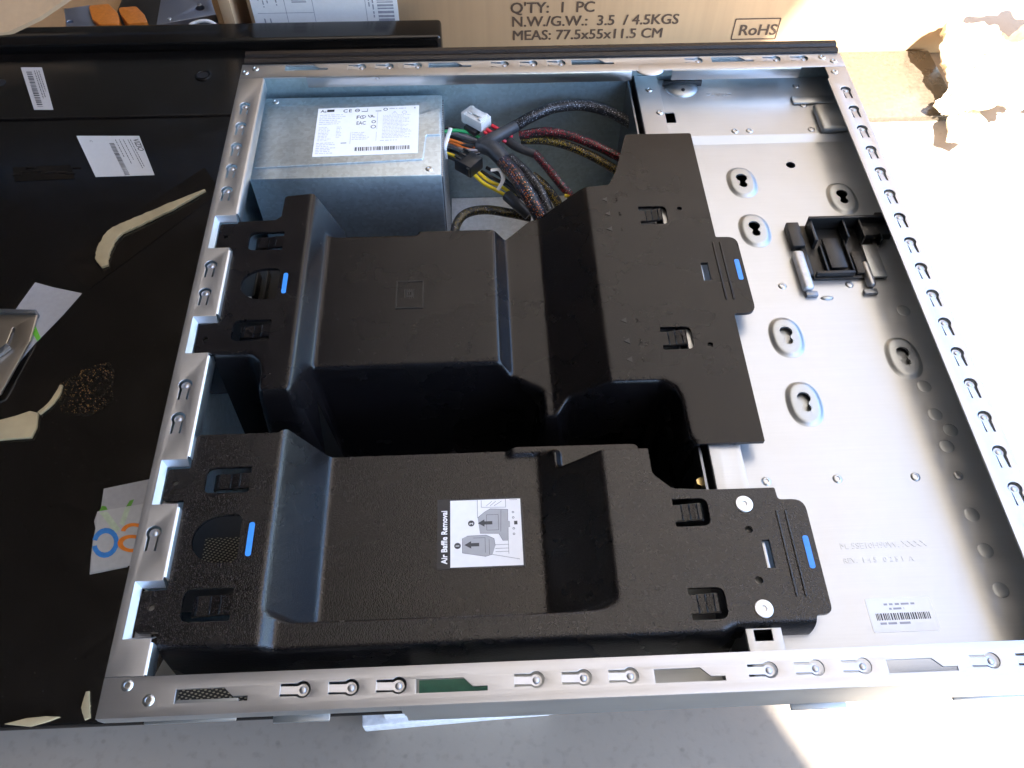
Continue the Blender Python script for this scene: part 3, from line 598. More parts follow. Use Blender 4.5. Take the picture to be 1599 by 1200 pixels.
lcl = [(25, 46.5, 102, 116), (24.6, 46.5, 40, 55)]; lcr = [(248.4, 265.4, 78.4, 93), (248.8, 265.4, 33.6, 48.4)]
lb_holes = [ubend(*c, True) for c in lcl]+[ubend(*c, False) for c in lcr]+[dhole(23.8, 45.6, 66.8, 90.6), circ(11, 108.5, 1.6, 12), circ(11.6, 47.2, 1.6, 12), circ(282.5, 75.8, 1.9, 14), circ(282.1, 50.9, 1.9, 14), rect(287.2, 291, 56.4, 70.4)]
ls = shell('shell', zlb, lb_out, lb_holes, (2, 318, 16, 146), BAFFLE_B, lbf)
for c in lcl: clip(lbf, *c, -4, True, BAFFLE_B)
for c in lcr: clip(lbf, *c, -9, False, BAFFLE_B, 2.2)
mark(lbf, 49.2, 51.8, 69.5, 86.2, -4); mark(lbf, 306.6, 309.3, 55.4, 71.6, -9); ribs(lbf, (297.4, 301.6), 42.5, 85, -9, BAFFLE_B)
bm = bmesh.new(); rings = []
for rr, z in [(4.3, 0), (4.2, .45), (3.9, .7), (1.5, .8), (1.1, .1)]: rings.append([bm.verts.new((rr*math.cos(2*math.pi*k/28), rr*math.sin(2*math.pi*k/28), z)) for k in range(28)])
for i in range(4):
    for k in range(28): bm.faces.new([rings[i][k], rings[i][(k+1) % 28], rings[i+1][(k+1) % 28], rings[i+1][k]])
bm.faces.new(rings[-1]); PEG = bm_mesh(bm, steel('satin_washer', (.80, .79, .77), .5, .02), 30)
for x, y in [(282.7, 88.9), (281.3, 37.4)]: obj('push_rivet', PEG, lbf, (x, y, -9))
# instruction sticker
st = plate('sticker', rnd(rect(134.0, 177.7, 72.4, 110.4), .8), [], -35.95, -35.8, simple('black_sticker', (.018, .018, .02), .35), lbf)
TL, TR_, BL = (134.0, 110.4, -35.8), (177.7, 110.4, -35.8), (134.0, 72.4, -35.8)
s = Sheet(TL, TR_, BL, .05); s.bar(6.6, .9, 42.6, 37.2); s.text('Air Baffle Removal', 4.95, 35.2, 4.0, -math.pi/2, .17, sx=.96); s.done('print_white', WHITE, st)
s = Sheet(TL, TR_, BL, .09)
s.poly([(22.8, 7.5), (22.4, 19.5), (33, 21.5), (35.5, 23.5), (36, 15.5), (36.6, 15.2), (36.6, 12), (36, 11.5), (36, 6.8), (33, 6.4), (25, 6)][::-1]) if False else None
s.poly([(20.5, 11), (21.5, 19.6), (31, 20), (33, 24), (35.6, 24), (35.8, 17), (36.8, 16.6), (36.8, 13.5), (35.8, 13), (36, 6.8), (27, 6.2), (24, 8)])
s.poly([(12.6, 22), (12.6, 29.8), (24, 32), (27.5, 31), (29, 26.5), (28.5, 22.6), (24.5, 20.6), (15, 20.8)]); s.done('print_grey', ARTGREY, st)
s = Sheet(TL, TR_, BL, .13)
def arrow(x, y):
    s.poly([(x, y), (x+3.4, y+2), (x+3.4, y+.9), (x+7.4, y+.9), (x+7.4, y-.9), (x+3.4, y-.9), (x+3.4, y-2)])
arrow(20.5, 14); arrow(13.6, 25.6); s.disc(17.2, 14, 1.65); s.disc(10.2, 25.9, 1.65)
for q in [(20.5, 1, 20.5, 11), (20.5, 11, 24, 8), (24, 8, 27, 6.2), (27, 6.2, 36, 6.8), (36, 6.8, 35.8, 13), (35.8, 17, 35.6, 24), (33, 24, 31, 20), (31, 20, 21.5, 19.6), (12.6, 22, 12.6, 29.8), (12.6, 29.8, 24, 32), (24, 32, 27.5, 31), (29, 26.5, 28.5, 22.6), (28.5, 22.6, 24.5, 20.6), (24.5, 20.6, 15, 20.8), (25, 9.5, 25, 18), (25, 9.5, 31, 9.5), (31, 9.5, 31, 18), (25, 18, 31, 18), (22.5, 1.2, 22.5, 5.2), (22.5, 5.2, 35, 5.6), (35, 1, 35, 5.6), (37, 1.5, 41, 1.5), (29, 26, 35.6, 26), (29, 28, 35.6, 28), (29, 29.7, 35.6, 29.7), (35.6, 24, 35.6, 31), (18, 22, 24, 22), (24, 22, 24, 30), (26, 23, 26, 31), (32.5, 7, 32, 19), (30, 2, 27, 4.6), (33, 2, 29, 4.6), (28, 2, 25, 4.6), (27, 31, 41, 34)]: s.line(*q, .17)
for y in (8.5, 11.5, 17.5, 20.5): s.ring(38.6, y, .35, .6, n=10)
s.bar(38.9, 13.4, 40.6, 15.4); s.done('print_black', simple('dark_ink_art', (.06, .06, .06), .6), st)
s = Sheet(TL, TR_, BL, .17); s.text('2', 18.1, 14.85, 2.5, -math.pi/2, .05); s.text('1', 11.0, 26.6, 2.5, -math.pi/2, .05); s.done('print_numbers', WHITE, st)

# ------------------------------------------------------------------ power supply
psu = thing('power_supply', (74, 379, -157), 'galvanized box-shaped power supply with white rating label in the far left corner', 'power supply')
box('housing', (12, 136, 337, 420, -157, -20), STEEL_PSU, psu, bev=1.0)
plate('lid', rnd([(14, 346.5), (124, 351.5), (125.6, 375.5), (135, 375.7), (135, 403.5), (130.5, 403.8), (127, 411), (14, 409.5)], [.5, 1.5, 1.2, .6, .6, 1.2, 1.2, .5]), [], -20.1, -18.7, STEEL_PSU, psu, bev=.5)
for x, y in [(20, 415.5), (128, 343)]: obj('screw', RIVET, psu, (x, y, -20))
box('vent_grille', (136.05, 136.9, 339, 418, -155, -23), grille('vent_mesh', 520, .03, (.62, .64, .67)), psu, bev=0)
pl = plate('label', [(50.9, 355.6), (120.4, 357.4), (120.4, 406.6), (50.9, 405)], [], -18.75, -18.5, WHITE, psu)
TL, TR_, BL = (50.9, 405, -18.5), (120.4, 406.6, -18.5), (50.9, 355.6, -18.5)
s = Sheet(TL, TR_, BL, .06); s.text('A', 1.8, 4.4, 4, 0, .05); s.text('c', 4.4, 4.4, 3.6, 0, .05); s.bar(6.2, 1.5, 11.2, 4.0); s.text('C', 17.2, 5.0, 4.6, 0, .05); s.text('E', 21.0, 5.0, 4.6, 0, .05)
s.ring(27, 3.4, 1.2, 1.7); s.line(25.4, 3.4, 28.6, 3.4, .5); s.bar(30, 4.4, 34, 5.0); s.line(34, 1.8, 34, 5, .3); s.bar(39.6, 4.4, 43.6, 5.0); s.ring(46.4, 3.2, 1.0, 1.5)
s.text('F', 26.6, 12.4, 5, 0, .05); s.text('C', 28.9, 12.4, 5, 0, .02); s.ring(32, 10.4, .9, 1.3); s.text('UL', 35.2, 11.2, 3.6, 0, .12, shear=-.3); s.text('EAC', 27, 18.6, 5, 0, .03, sx=.7); s.ring(38.8, 16, 1.0, 1.5); s.ring(38.8, 21.2, 1.3, 1.8); s.text('R', 66, 3.4, 2.2)
s.bar(17.8, 36.6, 21.6, 37.2); s.barcode(27.6, 41.6, 64, 45.4, .2, .85); s.done('print', INK, pl)
s = Sheet(TL, TR_, BL, .06); s.words(1.6, 7, 22, 17, 1.9, .55); s.words(2, 20, 12, 34, 1.5, .5); s.words(14, 20, 18, 31, 1.5, .5); s.words(1.6, 36, 16, 47, 1.7, .55); s.words(25, 26.5, 38, 35, 1.7, .5); s.words(45, 9.5, 66, 33, 1.45, .45, fill=1); s.words(44, 35.4, 58, 37, 1.8, .6); s.words(49, 2.2, 62, 4, 2.4, .8)
s.line(41.2, 5.5, 41.2, 24, .25); s.line(24, 26, 24, 38, .25); s.line(41.2, 26.6, 41.2, 36, .25); s.text('!', 52.4, 8.4, 3); s.line(51, 8.6, 52.8, 5.4, .3); s.line(54.6, 8.6, 52.8, 5.4, .3); s.ring(59.5, 7, 1.2, 1.6); s.done('print_faint', INKSOFT, pl)

# ------------------------------------------------------------------ cable harness
hz = thing('cable_harness', (185, 380, -90), 'bundle of braided black cables and coloured wires leaving the power supply', 'cables')
def A3(pts): return [at(a, b, z) for a, b, z in pts]
B_BLACK = braid('braid_black', (.3, .3, .33), .3); B_RED = braid('braid_red', (.75, .02, .05), .58); B_YEL = braid('braid_yellow', (.85, .60, .05), .56)
B_MIX = braid('braid_mixed', (.85, .25, .06), .5, (.06, .14, .55)); B_OLIVE = braid('braid_olive', (.42, .31, .05), .55)
for pts, r, m in [([(806, 197, -38), (832, 182, -32), (868, 168, -30), (912, 165, -30), (958, 178, -32), (1004, 207, -38), (1030, 232, -48)], 4.0, B_BLACK),
                  ([(812, 212, -42), (850, 206, -38), (892, 213, -38), (935, 230, -40), (975, 250, -46), (1000, 265, -54)], 3.2, B_RED),
                  ([(815, 219, -46), (855, 220, -44), (895, 231, -44), (930, 247, -47), (968, 270, -54), (990, 285, -60)], 3.2, B_YEL),
                  ([(836, 240, -44), (856, 263, -44), (876, 288, -46), (893, 308, -52), (905, 325, -60)], 3.0, B_RED),
                  ([(784, 250, -44), (806, 275, -40), (826, 305, -42), (843, 336, -50), (852, 358, -60)], 5.2, B_MIX),
                  ([(797, 247, -46), (822, 270, -46), (843, 297, -48), (858, 330, -56)], 3.6, B_BLACK),
                  ([(832, 275, -52), (852, 292, -54), (868, 312, -60), (876, 330, -66)], 3.4, B_YEL),
                  ([(709, 385, -78), (713, 352, -76), (728, 334, -74), (758, 328, -72), (796, 333, -70), (830, 340, -72)], 3.3, B_OLIVE)]:
    tube('sleeved_cable', A3(pts), r, m, hz)
for pts, r in [([(748, 228, -44), (768, 232, -42), (788, 252, -43)], lambda t: 5.2+1.0*math.sin(3*t)), ([(752, 226, -42), (775, 214, -38), (808, 196, -38)], lambda t: 4.8-.5*t), ([(790, 216, -45), (806, 229, -44), (838, 242, -44)], lambda t: 3.4-.4*t), ([(793, 306, -58), (808, 320, -58), (826, 337, -62)], lambda t: 4.2-.6*t)]:
    tube('heat_shrink', A3(pts), r, SHRINK, hz, n=8)
wires = [([(688, 207, -40), (712, 204, -40), (735, 208, -41), (756, 219, -43)], W_GREEN, 1.3), ([(688, 216, -44), (706, 219, -44), (728, 227, -44), (748, 232, -44)], W_ORANGE, 1.0), ([(688, 219, -47), (706, 223, -46), (726, 232, -45), (746, 236, -45)], W_ORANGE, 1.0)]
for k in range(6): wires.append(([(688, 200+6.5*k, -42-2*k), (705, 200+7*k, -43-2*k), (726, 205+7.4*k, -44), (750, 217+4.5*k, -44)], [W_BLACK, W_GREY, W_BLACK, W_BLACK, W_GREY, W_BLACK][k], 1.15))
wires += [([(688, 238, -50), (703, 241, -50), (722, 250, -50), (738, 262, -50)], W_YELLOW, 1.1), ([(688, 243, -54), (704, 247, -53), (722, 256, -52), (736, 266, -52)], W_BLACK, 1.2), ([(740, 272, -52), (755, 286, -54), (775, 297, -56), (800, 311, -58)], W_YELLOW, 1.35), ([(748, 270, -52), (764, 283, -54), (782, 291, -56), (806, 308, -58)], W_YELLOW, 1.25), ([(752, 268, -53), (770, 278, -54), (790, 289, -56), (812, 309, -58)], W_BLACK, 1.3), ([(760, 262, -53), (778, 272, -54), (797, 288, -56), (818, 312, -58)], W_BLACK, 1.3), ([(882, 306, -50), (892, 305, -50), (902, 309, -54)], W_YELLOW, 1.4),
          ([(768, 196, -34), (782, 204, -36), (800, 214, -42)], W_RED, 1.3), ([(760, 202, -35), (772, 210, -37), (790, 222, -43)], W_RED, 1.3), ([(756, 206, -36), (764, 212, -38), (780, 222, -43)], W_RED, 1.2), ([(764, 200, -36), (780, 214, -40), (798, 224, -45)], W_BLACK, 1.2)]
for pts, m, r in wires: tube('wire', A3(pts), r, m, hz, seg=8, n=7)
def orient_box(name, centre, dims, rz, mt, parent, tilt=0, bev=.6):
    bm = bmesh.new()
    for (a, b, c, d, e, f) in dims: bm_box(bm, a, b, c, d, e, f, bev)
    mt4 = Matrix.Translation(centre) @ Matrix.Rotation(rz, 4, 'Z') @ Matrix.Rotation(tilt, 4, 'Y'); bmesh.ops.transform(bm, matrix=mt4, verts=bm.verts)
    return obj(name, bm_mesh(bm, mt, 35), parent)
c = at(746, 187, -33)
con = orient_box('white_connector', c, [(-11, 8.5, -5.5, 5.5, -4, 4)], math.radians(-42), NYLON, hz, bev=.8)
orient_box('latch', c, [(-5, 6, -2, 2, 4.6, 6), (-7, -3.5, -3, 3, 3.9, 5.4), (4, 7, -4.4, 4.4, 3.9, 5.6), (-9.6, -7, -5.6, 5.6, -4.4, 4.4)], math.radians(-42), NYLON, con, bev=.5)
orient_box('connector_shade', c+Vector((-3, -4.5, -5)), [(-7, 4, -3, 3, -3, 1)], math.radians(-42), W_BLACK, con)
c = at(735, 257, -46)
con = orient_box('black_connector', c, [(-9, 6, -7, 7, -5, 5)], math.radians(-40), BLACK, hz, bev=.9)
orient_box('latch', c, [(-10, -4, -5.5, -3.8, 5.1, 6.4), (-10, -4, -.9, .9, 5.1, 6.4), (-10, -4, 3.8, 5.5, 5.1, 6.4), (3, 5.5, -8.6, -7.1, -3, 4)], math.radians(-40), BLACK, con, bev=.3)
q = c+Vector((-1.5, -7.2, 0)); 
for pts in [[(704, 201, -36), (699, 216, -35), (695, 232, -38), (697, 248, -48)], [(767, 266, -46), (781, 266, -45), (786, 280, -46), (778, 297, -52)]]: tube('cable_tie', A3(pts), 1.5, NYLON, hz, seg=8, flat=.5)

# ------------------------------------------------------------------ black drive latch with its steel guides on the tray
dl = thing('plastic_drive_latch', (377, 257, -21), 'black plastic drive latch with steel side guides on the shiny tray', 'latch')
box('base', (357, 400, 238, 282, -20.9, -18.9), BLACK, dl, bev=.5)
for c in [(361, 411, 278.5, 280.5, -18.8, -9.5), (361, 363, 262, 278.4, -18.8, -11), (381.5, 382.7, 264, 278.4, -18.8, -11), (391.5, 392.7, 264, 278.4, -18.8, -11), (394, 411, 268, 278.4, -18.8, -14), (402, 403.2, 262, 267.9, -18.8, -12), (404, 412, 281, 285, -20.9, -12)]: box('back_wall', c, BLACK, dl, bev=.35)
for c in [(349, 356.9, 262, 282, -20.9, -15.5), (353.5, 356.9, 240, 261.9, -20.9, -17)]: box('side_arm', c, BLACK, dl, bev=.8)
box('spring_finger', (368, 378, 244, 268, -17.8, -15.8), BLACK, dl, bev=.5)
for c in [(364.5, 365.7, 241, 262, -18.8, -15), (380.4, 381.4, 242, 266, -18.8, -15.6), (383, 390, 240, 257, -18.8, -16.5), (358, 381, 239, 241, -18.8, -15)]: box('finger_rail', c, BLACK, dl, bev=.3)
for x0, x1, y0, y1 in [(348.0, 354.5, 229, 259), (387, 391.5, 230, 249)]: box('steel_guide', (x0, x1, y0, y1, -20.9, -15.5), simple('pale_steel', (.60, .60, .60), .5, .7) if x0 < 360 else STEEL_RIM, dl, bev=2.0, seg=4)
for c in [(349.5, 356.5, 225.4, 228.8, -20.9, -18.5), (384, 392, 225.8, 229.5, -20.9, -18.6)]: box('guide_end', c, STEEL_DARK, dl, bev=.5)
box('steel_plate', (392, 401, 238, 264, -20.9, -18), STEEL, dl, bev=.5)
p = at(1292, 466, -21); bm = bmesh.new(); r = bmesh.ops.create_uvsphere(bm, u_segments=12, v_segments=8, radius=1)
for v in r['verts']: v.co = Vector((v.co.x*4+p.x, v.co.y*1.6+p.y, v.co.z*1.2-21))
obj('tray_lance', bm_mesh(bm, STEEL, 60), dl)

# ------------------------------------------------------------------ television lying face down under the case
TVZ = -160.0
tv = thing('television', (-400, 370, GZ), 'black flat television lying face down under the computer case', 'television')
bm = bmesh.new(); bm_box(bm, -980, 126, 36, 690, TVZ-9, TVZ, 4, 3); obj('back_panel', bm_mesh(bm, TVBLACK, 50), tv)
box('front_frame', (-960, 106, 85, 685, GZ+.2, TVZ-9.2), TVBLACK, tv, bev=3)
bm = bmesh.new(); bm_box(bm, -980, 126, 690.5, 722, GZ+.2, TVZ+9, 4, 3); obj('frame_edge', bm_mesh(bm, TVBLACK, 50), tv)
box('panel_seam', [(-978, 124, 583, 586, TVZ-.5, TVZ+1.2)], TVBLACK, tv, bev=.5)
d = at(318, 118, TVZ); bm = plate_mesh(circ(d.x, d.y, 8, 28), [circ(d.x, d.y, 5.5, 28)], TVZ-.2, TVZ+1.2, .4); obj('screw_well', bm_mesh(bm, TVBLACK, 40), tv)
plate('screw_hole', circ(d.x, d.y, 5.4, 24), [], TVZ-.1, TVZ+.2, DEEP, tv)
d = at(1, 130, TVZ); plate('screw_hole', circ(d.x, d.y, 5.4, 24), [], TVZ-.1, TVZ+.2, DEEP, tv)
def quad_label(name, pix, z, parent, mt=WHITE, th=.3):
    q = at2(pix, z); return plate(name, q, [], z+.05, z+.05+th, mt, parent), q
l1, q = quad_label('barcode_label', [(33, 106), (66, 106), (84, 172), (54, 172)], TVZ, tv, simple('grey_white_paper', (.42, .39, .37), .6, var=.03))
f3 = lambda v: Vector((v[0], v[1], TVZ+.35))
s = Sheet(f3(q[0]), f3(q[1]), f3(q[3]), .1); s.barcode(4, 8, 9.5, s.h-5, .8, 2.2, True); s.words(12, 6, 18, s.h-6, 2.2, .8, True); s.done('print', INK, l1)
l2, q = quad_label('product_label', [(120, 213), (218, 213), (242, 274), (150, 277)], TVZ, tv, simple('grey_white_paper_large', (.52, .52, .52), .55, var=.02))
s = Sheet(f3(q[0]), f3(q[1]), f3(q[3]), .1); w = s.w
s.text('VIZIO', w-7.5, 5, 7.5, math.pi/2, .12); s.words(w-12.5, 6, w-8.5, s.h-6, 2.2, .7, True); s.words(w-24, 6, w-15, s.h-8, 3.6, .7, True); s.barcode(w-31, 12, w-26.5, s.h-3, .5, 1.4, True); s.text('IC', 10, 7, 3.4, math.pi/2)
s.done('print', INK, l2)
TAPE = simple('clear_tape', (.0085, .0068, .0055), .12, 0, 50, .3, .15, 160, .001); CRINKLE = painted_glints('amber_glint_tape')
for i, pix in enumerate([[(88, 622), (92, 602), (110, 590), (128, 578), (150, 570), (172, 566), (180, 582), (176, 604), (178, 625), (160, 640), (136, 652), (112, 650), (96, 642)], [(20, 262), (110, 258), (118, 280), (24, 284)], [(95, 410), (320, 262), (345, 300), (140, 452)], [(0, 600), (100, 590), (60, 652), (0, 668)]]):
    q = at2(pix, TVZ); plate('clear_tape', q, [], TVZ+.05, TVZ+.25+.01*i, CRINKLE if i == 0 else TAPE, tv)
for i in range(9):
    p0 = at(30+11*i+random.uniform(-4, 4), 268+random.uniform(-6, 6), TVZ); box('vent_slot', (p0.x-4, p0.x+4, p0.y-1.2, p0.y+1.2, TVZ+.1, TVZ+.8), TVBLACK, tv, bev=.3)
# dried cream glue and foam left on the panel
def ribbon(pts, ws):
    path = catmull([Vector((p.x, p.y, 0)) for p in pts], 8); L = []; Rr = []
    for i, p in enumerate(path):
        t = (path[min(i+1, len(path)-1)]-path[max(i-1, 0)]).normalized(); n = Vector((-t.y, t.x, 0)); w = np.interp(i/(len(path)-1), np.linspace(0, 1, len(ws)), ws)*random.uniform(.93, 1.07)
        L.append((p+n*w/2).to_2d()); Rr.append((p-n*w/2).to_2d())
    return L+Rr[::-1]
cg = 'cream foam scraps on the television'
o = plate('foam_strip', ribbon([at(a, b, TVZ) for a, b in [(322, 300), (270, 325), (215, 350), (182, 366), (167, 387), (162, 405), (166, 419)]], [2, 9, 11, 12, 12, 11, 5]), [], TVZ+.4, TVZ+3, CREAM, None, bev=.6); tag(o, 'long hooked cream foam strip on the black television panel', 'foam strip', cg)
o = plate('foam_scrap', at2([(0, 660), (30, 652), (50, 645), (62, 648), (60, 670), (52, 686), (25, 688), (0, 690)], TVZ), [], TVZ+.4, TVZ+3, CREAM, None, bev=.5); tag(o, 'wide flat cream foam scrap at the left edge of the photo', 'foam scrap', cg)
o = plate('foam_strip', ribbon([at(a, b, TVZ) for a, b in [(63, 648), (80, 634), (92, 618), (98, 604)]], [3, 3.5, 4, 2]), [], TVZ+.4, TVZ+2.5, CREAM, None, bev=.4); tag(o, 'thin curved cream foam strip running off the wide scrap', 'foam strip', cg)
o = plate('foam_scrap', [Vector(v) for v in at2([(10, 1132), (45, 1123), (75, 1120), (96, 1121), (78, 1128), (50, 1136)], TVZ)], [], TVZ+.4, TVZ+2.4, CREAM, None, bev=.3); tag(o, 'pale leaf-shaped foam scrap near the lower left corner', 'foam scrap', cg)
o = plate('foam_strip', ribbon([at(a, b, TVZ) for a, b in [(139, 1081), (136, 1105), (139, 1124)]], [2, 5, 3]), [], TVZ+.4, TVZ+2, CREAM, None, bev=.3); tag(o, 'short upright cream foam sliver beside the case corner', 'foam strip', cg)

# ------------------------------------------------------------------ torn printed wrapper pieces
PAPER = simple('grey_film', (.33, .33, .35), .5, var=.05); PAPER2 = simple('grey_film_double', (.42, .42, .43), .5, var=.05)
sa = thing('torn_wrapper', tuple(at(185, 830, TVZ)), 'torn translucent wrapper with blue and orange letters beside the left rim', 'wrapper', 'torn printed wrapper pieces')
w1 = plate('film', at2([(163, 764), (240, 748), (222, 840), (200, 886), (141, 898), (143, 870), (146, 845), (150, 826), (148, 815), (153, 800), (158, 798)], TVZ), [], TVZ+.3, TVZ+.55, PAPER, sa)
w2 = plate('film_fold', at2([(153, 800), (236, 786), (222, 842), (204, 884), (143, 895), (147, 845), (151, 826)], TVZ), [], TVZ+.6, TVZ+.8, PAPER2, sa)
def pix_print(name, polys, z, mt, parent):
    bm = bmesh.new()
    for pl_ in polys: f = bm.faces.new([bm.verts.new(at(a, b, z)) for a, b in pl_]); f.normal_update(); f.normal_flip() if f.normal.z < 0 else None
    return obj(name, bm_mesh(bm, mt, None, recalc=False), parent)
def arc_poly(cx, cy, r0, r1, a0, a1, n=18, sy=1.0, sk=0.0):
    f = lambda r, t: (cx+r*math.cos(t)+sk*r*math.sin(t), cy+sy*r*math.sin(t))
    return [[f(r0, a0+(a1-a0)*i/n), f(r1, a0+(a1-a0)*i/n), f(r1, a0+(a1-a0)*(i+1)/n), f(r0, a0+(a1-a0)*(i+1)/n)] for i in range(n)]
D = math.radians
pix_print('print_green', [[(155, 799), (160, 790), (166, 791), (170, 799), (156, 801)], [(197, 792), (203, 782), (210, 780), (205, 791)]], TVZ+.65, simple('green_print', (.10, .30, .03), .5), sa)
pix_print('print_pale_green', [[(156, 801), (168, 799), (188, 826), (181, 833)], [(196, 793), (205, 791), (194, 822), (187, 818)]], TVZ+.86, simple('pale_green_print', (.42, .50, .37), .5), sa)
pix_print('print_blue', arc_poly(165, 848, 13.5, 21, D(-168), D(166), sy=1.12, sk=-.08), TVZ+.92, simple('blue_print', (.03, .20, .58), .5), sa)
pix_print('print_orange', arc_poly(209, 832, 13, 20, D(-170), D(-30), sy=.75)+arc_poly(206, 849, 13.5, 22, D(60), D(300), sy=.62), TVZ+.94, simple('orange_print', (.72, .20, .015), .5), sa)
sb = thing('torn_wrapper', tuple(at(70, 500, TVZ)), 'torn grey wrapper under the steel bracket at the left edge', 'wrapper', 'torn printed wrapper pieces')
plate('film', at2([(56, 442), (85, 450), (129, 459), (100, 492), (72, 521), (57, 536), (17, 583), (-10, 615), (-30, 560)], TVZ), [], TVZ+.3, TVZ+.6, PAPER, sb)
pix_print('print_green', [[(48, 516), (55, 507), (64, 528), (59, 533)]], TVZ+.7, simple('bright_green_print', (.12, .42, .03), .5), sb)
br = thing('steel_bracket', tuple(at(20, 540, TVZ)), 'small slotted steel bracket lying on the torn wrapper at the left edge', 'bracket')
bp_ = at2([(-40, 486), (58, 488), (46, 532), (0, 614), (-60, 640)], TVZ+6)
plate('plate', rnd(bp_, 2), [rnd(at2([(10, 535), (20, 510), (24, 512), (15, 537)], TVZ+6), 1)], TVZ+3, TVZ+5, steel('warm_steel', (.62, .56, .48), .34), br, bev=.5)
plate('flange', at2([(-40, 484), (58, 486), (57, 491), (-40, 490)], TVZ+6), [], TVZ+.7, TVZ+8, STEEL_DARK, br, bev=.4)
bm = bmesh.new(); q0 = at(8, 552, TVZ+5); bm_box(bm, q0.x-9, q0.x+5, q0.y-3, q0.y+3, TVZ+5.1, TVZ+8, .9, 2, rz=.9); obj('hook', bm_mesh(bm, STEEL_DARK, 40), br)

# ------------------------------------------------------------------ cartons behind
CY = 745.0
cb = thing('cardboard_carton', (312, CY+58, GZ), 'upright brown shipping carton with printed weight, size and RoHS marks', 'carton')
rzc = math.radians(-.6)
bm = bmesh.new(); bm_box(bm, -76, 699, CY, CY+115, GZ+.2, GZ+550, 2, 2); obj('box', bm_mesh(bm, CARD, 40), cb)
def on_wall(px, py, Y=CY-.3):
    d = CM @ Vector(((px-800)/1314.4, -(py-600)/1314.4, -1.0)); t = (Y*M-CAM_LOC.y)/d.y; q = CAM_LOC+d*t; return Vector((q.x/M, Y, q.z/M))
def wall_text(t, px, py, size, bold=.0):
    o_ = on_wall(px, py); s = Sheet(o_, o_+Vector((100, 0, 0)), o_+Vector((0, 0, -100)), .1); s.text(t, 0, 0, size, 0, bold, sx=1.0); return s
for t, px, py, sz in [("Q'TY:  1  PC", 797, 21, 17.2), ('N.W./G.W.:  3.5  / 4.5KGS', 799, 42, 16.6), ('MEAS: 77.5x55x11.5 CM', 800, 63, 16.4)]:
    wall_text(t, px, py, sz, .34).done('printed_line', INKBROWN, cb)
s = wall_text('RoHS', 1152, 55.5, 18.2, .36)
f0 = on_wall(1142, 62); f1 = on_wall(1220, 29); s2 = Sheet(f0, f0+Vector((100, 0, 0)), f0+Vector((0, 0, -100)), .1); wv, hv = f1.x-f0.x, f1.z-f0.z
s.done('printed_mark', INKBROWN, cb)
for q in [(0, 0, wv, 0), (0, -hv, wv, -hv), (0, 0, 0, -hv), (wv, 0, wv, -hv)]: s2.line(*q, 1.3)
s2.done('printed_frame', INKBROWN, cb)
c0 = on_wall(402, 56); c1 = on_wall(631, 56)
sl = obj('shipping_label', mesh([(c0.x+2, CY-.6, -215), (c1.x-3, CY-.6, -215), (c1.x-3, CY-.6, -60), (c0.x+2, CY-.6, -60), (c0.x+2, CY-.1, -215), (c1.x-3, CY-.1, -215), (c1.x-3, CY-.1, -60), (c0.x+2, CY-.1, -60)], [(0, 1, 2, 3), (0, 4, 5, 1), (1, 5, 6, 2), (2, 6, 7, 3), (3, 7, 4, 0)], WHITE), cb)
tl = Vector((c0.x+2, CY-.6, -100)); s = Sheet(tl, tl+Vector((100, 0, 0)), tl+Vector((0, 0, -100)), .1); lw = c1.x-c0.x-5
for fx in (.23, .42, .78): s.line(lw*fx, 0, lw*fx, 110, .5)
s.line(5, 56, lw*.42, 56, .5); s.barcode(lw*.86, 10, lw*.97, 106, .8, 3, True); s.barcode(lw*.28, 10, lw*.38, 46, .8, 2.4, True)
s.words(8, 20, lw*.2, 53, 4.5, 1.2, True); s.words(10, 62, 18, 92, 6, 1.4, True); s.words(lw*.80, 20, lw*.84, 70, 4, 1.4, True); s.done('print', INKGREY, sl)

oc = thing('open_carton', (-300, 880, GZ), 'open brown carton full of metal parts behind the television', 'carton')
box('floor', (-560, -100, 742, 1060, GZ+.2, GZ+4), CARDIN, oc, bev=0)
box('side', [(-560, -100, 738, 741.8, GZ+.2, -165), (-104, -92, 742, 1062, GZ+.2, -70), (-560, -105, 1056, 1060, GZ+4.2, -70), (-564, -560.2, 738, 1060, GZ+.2, -70)], CARD, oc, bev=.8)
va_ = [at(px, py, z) for px, py, z in [(-80, 62, -150), (14, 50, -148), (62, 27, -140), (114, -8, -128), (-80, -40, -120)]]
bm = bmesh.new(); va = [bm.verts.new(q) for q in va_]; vb = [bm.verts.new(q-Vector((0, 0, 4))) for q in va_]
bm.faces.new(va); bm.faces.new(vb[::-1])
for i in range(5): bm.faces.new([va[i], vb[i], vb[(i+1) % 5], va[(i+1) % 5]])
obj('flap', bm_mesh(bm, CARD, 30), oc)
dc = thing('metal_drive_cage', tuple(at(220, 30, -185)), 'blue grey metal drive cage with orange plastic clips inside the open carton', 'drive cage')
PZ = -172
GREYM = steel('blue_grey_steel', (.30, .33, .40), .45)
plate('plate', at2([(100, 14), (140, 8), (152, 44), (104, 46)], PZ), [circ(*at(110, 34, PZ).to_2d(), 3, 12)], PZ-30, PZ, GREYM, dc, bev=.8)
plate('plate', at2([(255, -18), (322, -26), (338, 24), (245, 40)], PZ), [circ(*at(313, 14, PZ).to_2d(), 5, 12)], PZ-30, PZ+1, GREYM, dc, bev=.8)
box('frame', (at(150, 45, PZ).x, at(245, 45, PZ).x, 770, 900, GZ+4.5, PZ-20), BLACK, dc, bev=2)
OR = simple('orange_plastic', (.50, .15, .015), .45)
plate('orange_clip', rnd(at2([(140, 14), (172, 11), (186, 25), (190, 43), (158, 44), (147, 36)], PZ), 4), [], PZ-12, PZ+4, OR, dc, bev=1)
